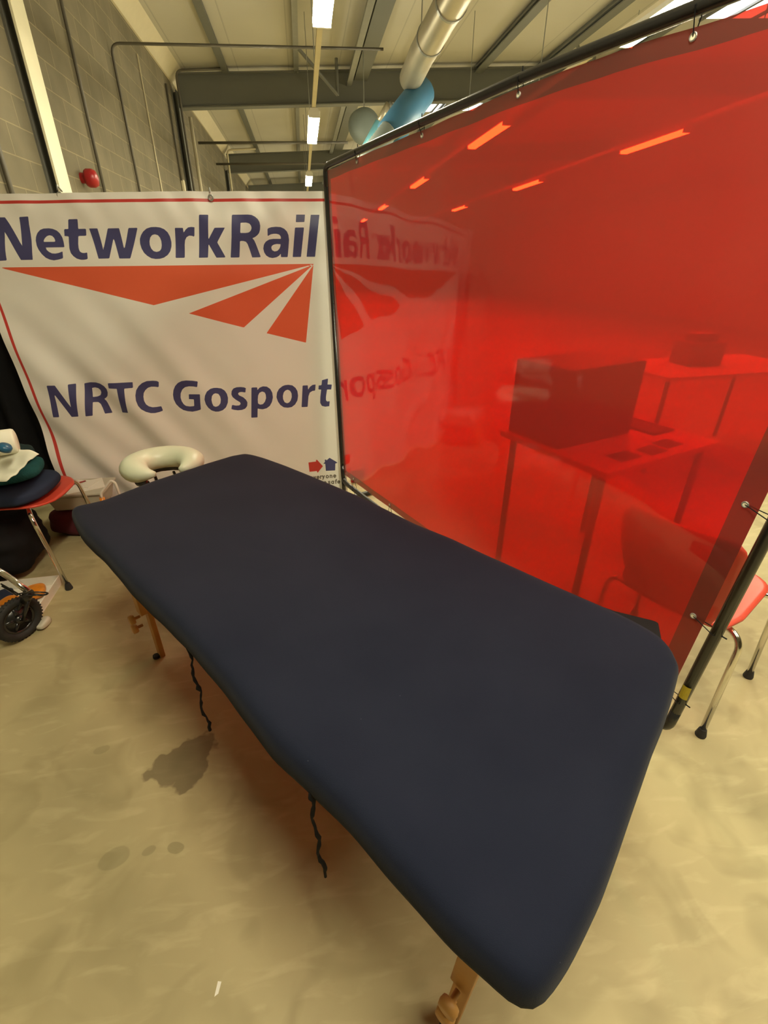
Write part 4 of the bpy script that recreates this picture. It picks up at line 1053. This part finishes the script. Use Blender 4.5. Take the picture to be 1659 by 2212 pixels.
# black sheet behind, hanging between the banner and the wall
def drape(u, v):
    return Vector((-2.16 + u * .66, 3.24 + .03 * math.sin(u * 26) + .01 * math.sin(v * 6), .03 + v * 1.42))
m = MB(); m.grid(drape, 50, 20); tag(m.build('black_drape', M['black_cloth'], smooth=True, solid=.004), 'black cloth hanging behind the left edge of the white banner', 'cloth')
t = thing('drape_frame', 'thin black tube frame behind the hanging black cloth', 'stand', (-1.83, 3.32, 0))
m = MB(); m.tube([(-.33, 0, 1.44), (.33, 0, 1.44)], .012, 10); m.build('rail', M['black_metal'], t, smooth=True)
for x in (-.33, .33):
    m = MB(); m.tube([(x, 0, 0), (x, 0, 1.44)], .014, 10); m.build('post', M['black_metal'], t, smooth=True)
cloth_blob('chair_shade_blob', (-1.74, 2.43, .16), (.46, .40, .30), M['black_cloth'], 'added black soft shape standing in for the shade under the chair', 'bag', 7, .02, 3.5)  # black bag shape added to give the dark shade beneath the chair

# storage tub, red bag and spray bottle by the foot of the banner
cloth_blob('duffel_bag', (-1.40, 2.84, .085), (.46, .26, .165), M['dark_red'], 'dark red bag on the floor under the plastic tub', 'bag', 5, .016, 3.2)
t = thing('storage_tub', 'milky plastic tub with papers on its lid, beside the foot of the banner', 'tub', (-1.42, 2.84, .172))
m = MB(); m.prism([(-.14, -.10, 0), (.14, -.10, 0), (.14, .10, 0), (-.14, .10, 0)], 'z', (0, 0, .001))
a = [(-.13, -.09), (.13, -.09), (.13, .09), (-.13, .09)]; b = [(-.155, -.11), (.155, -.11), (.155, .11), (-.155, .11)]
m = MB(); m.add([(x, y, 0) for x, y in a] + [(x, y, .10) for x, y in b], [(0, 1, 2, 3), (0, 1, 5, 4), (1, 2, 6, 5), (2, 3, 7, 6), (3, 0, 4, 7), (7, 6, 5, 4)]); m.build('body', M['clear_plastic'], t, bevel=.012)
m = MB(); m.box((0, 0, .107), (.33, .24, .014)); m.build('lid', M['clear_plastic'], t, bevel=.004)
m = MB(); m.box((.03, .0, .1155), (.2, .16, .003), Matrix.Rotation(R(25), 3, 'Z')); m.box((-.0, .03, .119), (.16, .11, .003), Matrix.Rotation(R(-12), 3, 'Z'))
o = m.build('paper_sheets', M['paper']); o.location = (-1.42, 2.84, .172); tag(o, 'white sheets of paper lying on the tub lid', 'paper')
m = MB(); m.box((0, .0, 0), (.09, .014, .002), Matrix.Rotation(R(40), 3, 'Z')); o = m.build('red_marker', M['red_bell']); o.location = (-1.44, 2.87, .297); tag(o, 'thin red marker strip lying on the papers on the tub', 'marker')
t = thing('spray_bottle', 'orange bottle with white handle standing beside the plastic tub', 'bottle', (onY(221, 1078, 2.68).x, 2.68, 0))
m = MB(); m.lathe([(.03, 0), (.035, .01), (.035, .18), (.03, .22), (.014, .25), (.014, .275)], (0, 0, 0), 20); m.build('body', M['orange'], t, smooth=True)
m = MB(); m.tube(bend([(0, 0, .27), (.0, 0, .30), (.07, .01, .375), (.09, .01, .36), (.105, 0, .22)], .02), .007, 10); m.build('handle', M['card'], t, smooth=True)

# cardboard tray on the floor with snack packets
def bx(x, y, z=.0): return onZ(x, y, z)
c1, c2 = bx(133, 1262), bx(84, 1338)
e = (c1 - c2); ln = e.length; ev = e.normalized(); ew = Vector((-ev.y, ev.x, 0))
if ew.x > 0: ew = -ew
ctr_t = (c1 + c2) / 2 + ew * .165
rz = math.atan2(ev.y, ev.x)
t = thing('card_tray', 'white card tray on the floor holding orange and purple packets', 'tray', (ctr_t.x, ctr_t.y, 0), rz)
m = MB(); wd_, ht_ = .33, .055
m.box((0, 0, .002), (ln, wd_, .004))
for sx in (-1, 1): m.box((sx * ln / 2, 0, ht_ / 2), (.004, wd_, ht_), Matrix.Rotation(R(6 * sx), 3, 'Y'))
for sy in (-1, 1): m.box((0, sy * wd_ / 2, ht_ / 2), (ln, .004, ht_), Matrix.Rotation(R(-6 * sy), 3, 'X'))
m.build('tray_body', M['card'], t)
rt = Matrix.Rotation(rz, 3, 'Z')
def packet(name, lx, ly, size, mat, label, seed, z=.0):
    p = Vector((ctr_t.x, ctr_t.y, 0)) + rt @ Vector((lx, ly, 0))
    return cloth_blob(name, (p.x, p.y, .006 + size[2] / 2 + z), size, mat, label, 'packet', seed, .004, 3, rz + seed)
sgn_y = 1 if (rt @ Vector((0, 1, 0))).x > 0 else -1
packet('snack_packet', .06, sgn_y * .08, (.12, .09, .04), M['orange'], 'orange packet at the far right inside the card tray', .3)
packet('snack_packet', .0, sgn_y * .0, (.10, .08, .035), M['orange'], 'orange packet in the middle of the card tray', 1.1)
packet('snack_packet', -.06, sgn_y * .11, (.10, .07, .025), M['purple'], 'dark purple packet near the front corner of the card tray', .7)
packet('snack_packet', .08, sgn_y * -.07, (.10, .08, .02), M['navy_cloth'], 'dark blue small packet by the back edge of the card tray', .4)
packet('snack_packet', -.07, sgn_y * -.07, (.12, .09, .02), M['orange'], 'orange packet half hidden behind the black wheel', .9)
# clear crumpled bag by the tray
pc = onZ(95, 1345, 0.02); cloth_blob('crumpled_wrapper', (pc.x - .005, pc.y - .012, .02), (.04, .07, .03), M['clear_plastic'], 'crumpled clear wrapper at the front corner of the card tray', 'wrapper', 11, .02, 3.0)

# wheel with chrome fork (walker / pushchair)
wc = onZ(40, 1337, .102)
wdir = Vector((.88, -.47, 0)).normalized()     # axle direction, towards camera side
t = thing('wheeled_walker', 'black spoked wheel on a bent chrome leg with cables at left edge', 'walker', (wc.x, wc.y, 0))
rm = wdir.to_track_quat('Z', 'Y').to_matrix()
def ringp(r_, n_, off_=0): return [rm @ Vector((r_ * math.cos(2 * math.pi * k / n_), r_ * math.sin(2 * math.pi * k / n_), off_)) + Vector((0, 0, wc.z)) for k in range(n_)]
wh = None
m = MB(); m.tube(ringp(.082, 40), .018, 12, closed=True)
for k in range(40):
    a = 2 * math.pi * k / 40
    for o_ in (-.009, .009):
        m.box(rm @ Vector(((.0985) * math.cos(a + (o_ > 0) * .08), (.098) * math.sin(a + (o_ > 0) * .08), o_)) + Vector((0, 0, wc.z)), (.004, .006, .004), rm @ Matrix.Rotation(a, 3, 'Z'))
wh = m.build('tyre', M['rubber'], t, smooth=True)
m = MB(); m.tube(ringp(.062, 36), .008, 8, closed=True)
for k in range(5):
    a = 2 * math.pi * k / 5 + .4
    m.tube([rm @ Vector((.012 * math.cos(a), .012 * math.sin(a), 0)) + Vector((0, 0, wc.z)), rm @ Vector((.062 * math.cos(a), .056 * math.sin(a), 0)) + Vector((0, 0, wc.z))], [.012, .008], 8)
m.lathe([(.06, -.004), (.06, .004)], (0, 0, wc.z), 28, rot=rm); m.lathe([(.018, -.016), (.02, 0), (.018, .016)], (0, 0, wc.z), 18, rot=rm); m.build('rim', M['black_metal'], wh, smooth=True)
m = MB(); m.lathe([(.007, .014), (.007, .024), (.004, .028)], (0, 0, wc.z), 12, rot=rm); m.build('axle_bolt', M['chrome'], wh, smooth=True)
offw = Vector((wc.x, wc.y, 0))
pt0 = Vector((0, 0, .21)); 
q1 = onZ(62, 1278, .235) - offw; q2 = onZ(0, 1232, .30) - offw; q3 = onZ(-80, 1200, .42) - offw
m = MB(); m.tube(bend([q1, q2, q3], .08), .013, 12); m.build('frame_tube', M['chrome'], t, smooth=True)
m = MB(); m.tube([q1, q1.lerp(Vector((0, 0, wc.z)), .35)], .02, 12)
for s_ in (-.026, .026): m.tube([q1.lerp(Vector((0, 0, wc.z)), .3) + wdir * s_ * .6, Vector((0, 0, wc.z)) + wdir * s_], .008, 8)
m.build('fork', M['black_metal'], t, smooth=True)
for k, (dx, r_) in enumerate(((0, .05), (.012, .075))):
    c0 = q1 + Vector((.01, 0, .0))
    pts = [q1 + Vector((-.02, 0, 0))] + [c0 + Vector((r_ * .8 * math.sin(a), .02 * math.cos(a), -.02 + r_ * .55 * (1 - math.cos(a)) * .6 - .02)) for a in [j * math.pi * 1.5 / 10 for j in range(1, 11)]] + [q2 + Vector((-.02, .0, -.07 - dx))]
    m = MB(); m.tube(bend(pts, .02, 3), .0035, 6); m.build('brake_cable', M['black_metal'], t, smooth=True)
m = MB()
for (a_, b_) in ((q3, (q3.x - .05, q3.y, .8)), ): m.tube([a_, b_], .013, 10)
m.build('upright_tube', M['chrome'], t, smooth=True)
# second wheel beyond the left edge, so the walker stands
m = MB(); m.tube([p + Vector((-.45, -.05, 0)) for p in ringp(.082, 40)], .018, 12, closed=True); w2 = m.build('tyre', M['rubber'], t, smooth=True)
m = MB(); m.tube([Vector((-.45, -.05, wc.z)), Vector((q3.x - .05, q3.y, .5))], .012, 10); m.build('frame_tube', M['chrome'], t, smooth=True)

# paper chip on the floor
p = onZ(463, 2153, .001); m = MB(); m.prism([(0, 0, 0), (.008, .004, 0), (.012, .024, 0), (.004, .026, 0)], 'z', (0, 0, .0012)); o = m.build('paper_scrap', M['paper']); o.location = (p.x, p.y, 0); tag(o, 'tiny white scrap of paper on the concrete floor', 'scrap')

# ================================================================== BEHIND THE RED FILM
def make_table(loc, rz, lx, ly, label):
    t = thing('work_table', label, 'table', loc, rz, 'work tables behind the red screen')
    m = MB(); m.box((0, 0, .735), (lx, ly, .03)); m.build('table_top', M['table_top'], t, bevel=.004)
    for sx in (-1, 1):
        for sy in (-1, 1):
            m = MB(); m.tube([(sx * (lx / 2 - .05), sy * (ly / 2 - .05), 0), (sx * (lx / 2 - .05), sy * (ly / 2 - .05), .72)], .016, 10); m.build('leg', M['steel_dark'], t, smooth=True)
    return t
tc_ = onZ(1290, 985, .75)
make_table((1.38, 1.98, 0), R(20), .78, .62, 'work table behind the red screen, carrying the big dark case')
Rq = Matrix.Rotation(R(20), 3, 'Z')
def onT(name, lx, ly, size, mat, label, cat, z=.75):
    p = Vector((1.38, 1.98, z)) + Rq @ Vector((lx, ly, 0)); m = MB(); m.box((0, 0, size[2] / 2), size); o = m.build(name, mat, bevel=.006); o.location = p; o.rotation_euler = (0, 0, R(20)); tag(o, label, cat); return o
onT('equipment_case', -.12, .13, (.48, .32, .34), M['dark_box'], 'large dark case on the table behind the red screen', 'case')
onT('leaflet', -.17, -.22, (.13, .08, .004), M['dark_box'], 'dark leaflet on the table, farthest left of the row of three', 'leaflet')
onT('leaflet', .00, -.23, (.11, .08, .004), M['dark_box'], 'dark leaflet on the table, middle of the row of three', 'leaflet')
onT('leaflet', .14, -.21, (.11, .08, .004), M['dark_box'], 'dark leaflet on the table, right one of the row of three', 'leaflet')
onT('dark_folder', .27, .02, (.16, .26, .01), M['dark_box'], 'dark folder at the right end of the table behind the screen', 'folder')
make_table((3.2, 3.5, 0), R(5), 1.4, .7, 'farther work table at the right behind the red screen')
m = MB(); m.box((0, 0, .09), (.3, .22, .18)); m.box((0, 0, .21), (.2, .14, .06)); o = m.build('tool_box', M['grey_box'], bevel=.01); o.location = (3.1, 3.55, .75); tag(o, 'grey tool box on the farther table behind the screen', 'tool box')
m = MB(); m.box((0, 0, .05), (.10, .08, .10)); o = m.build('red_carton', M['red_bell'], bevel=.004); o.location = (.30, 3.32, 0); tag(o, 'small red carton on the floor beside the screen left post', 'carton')
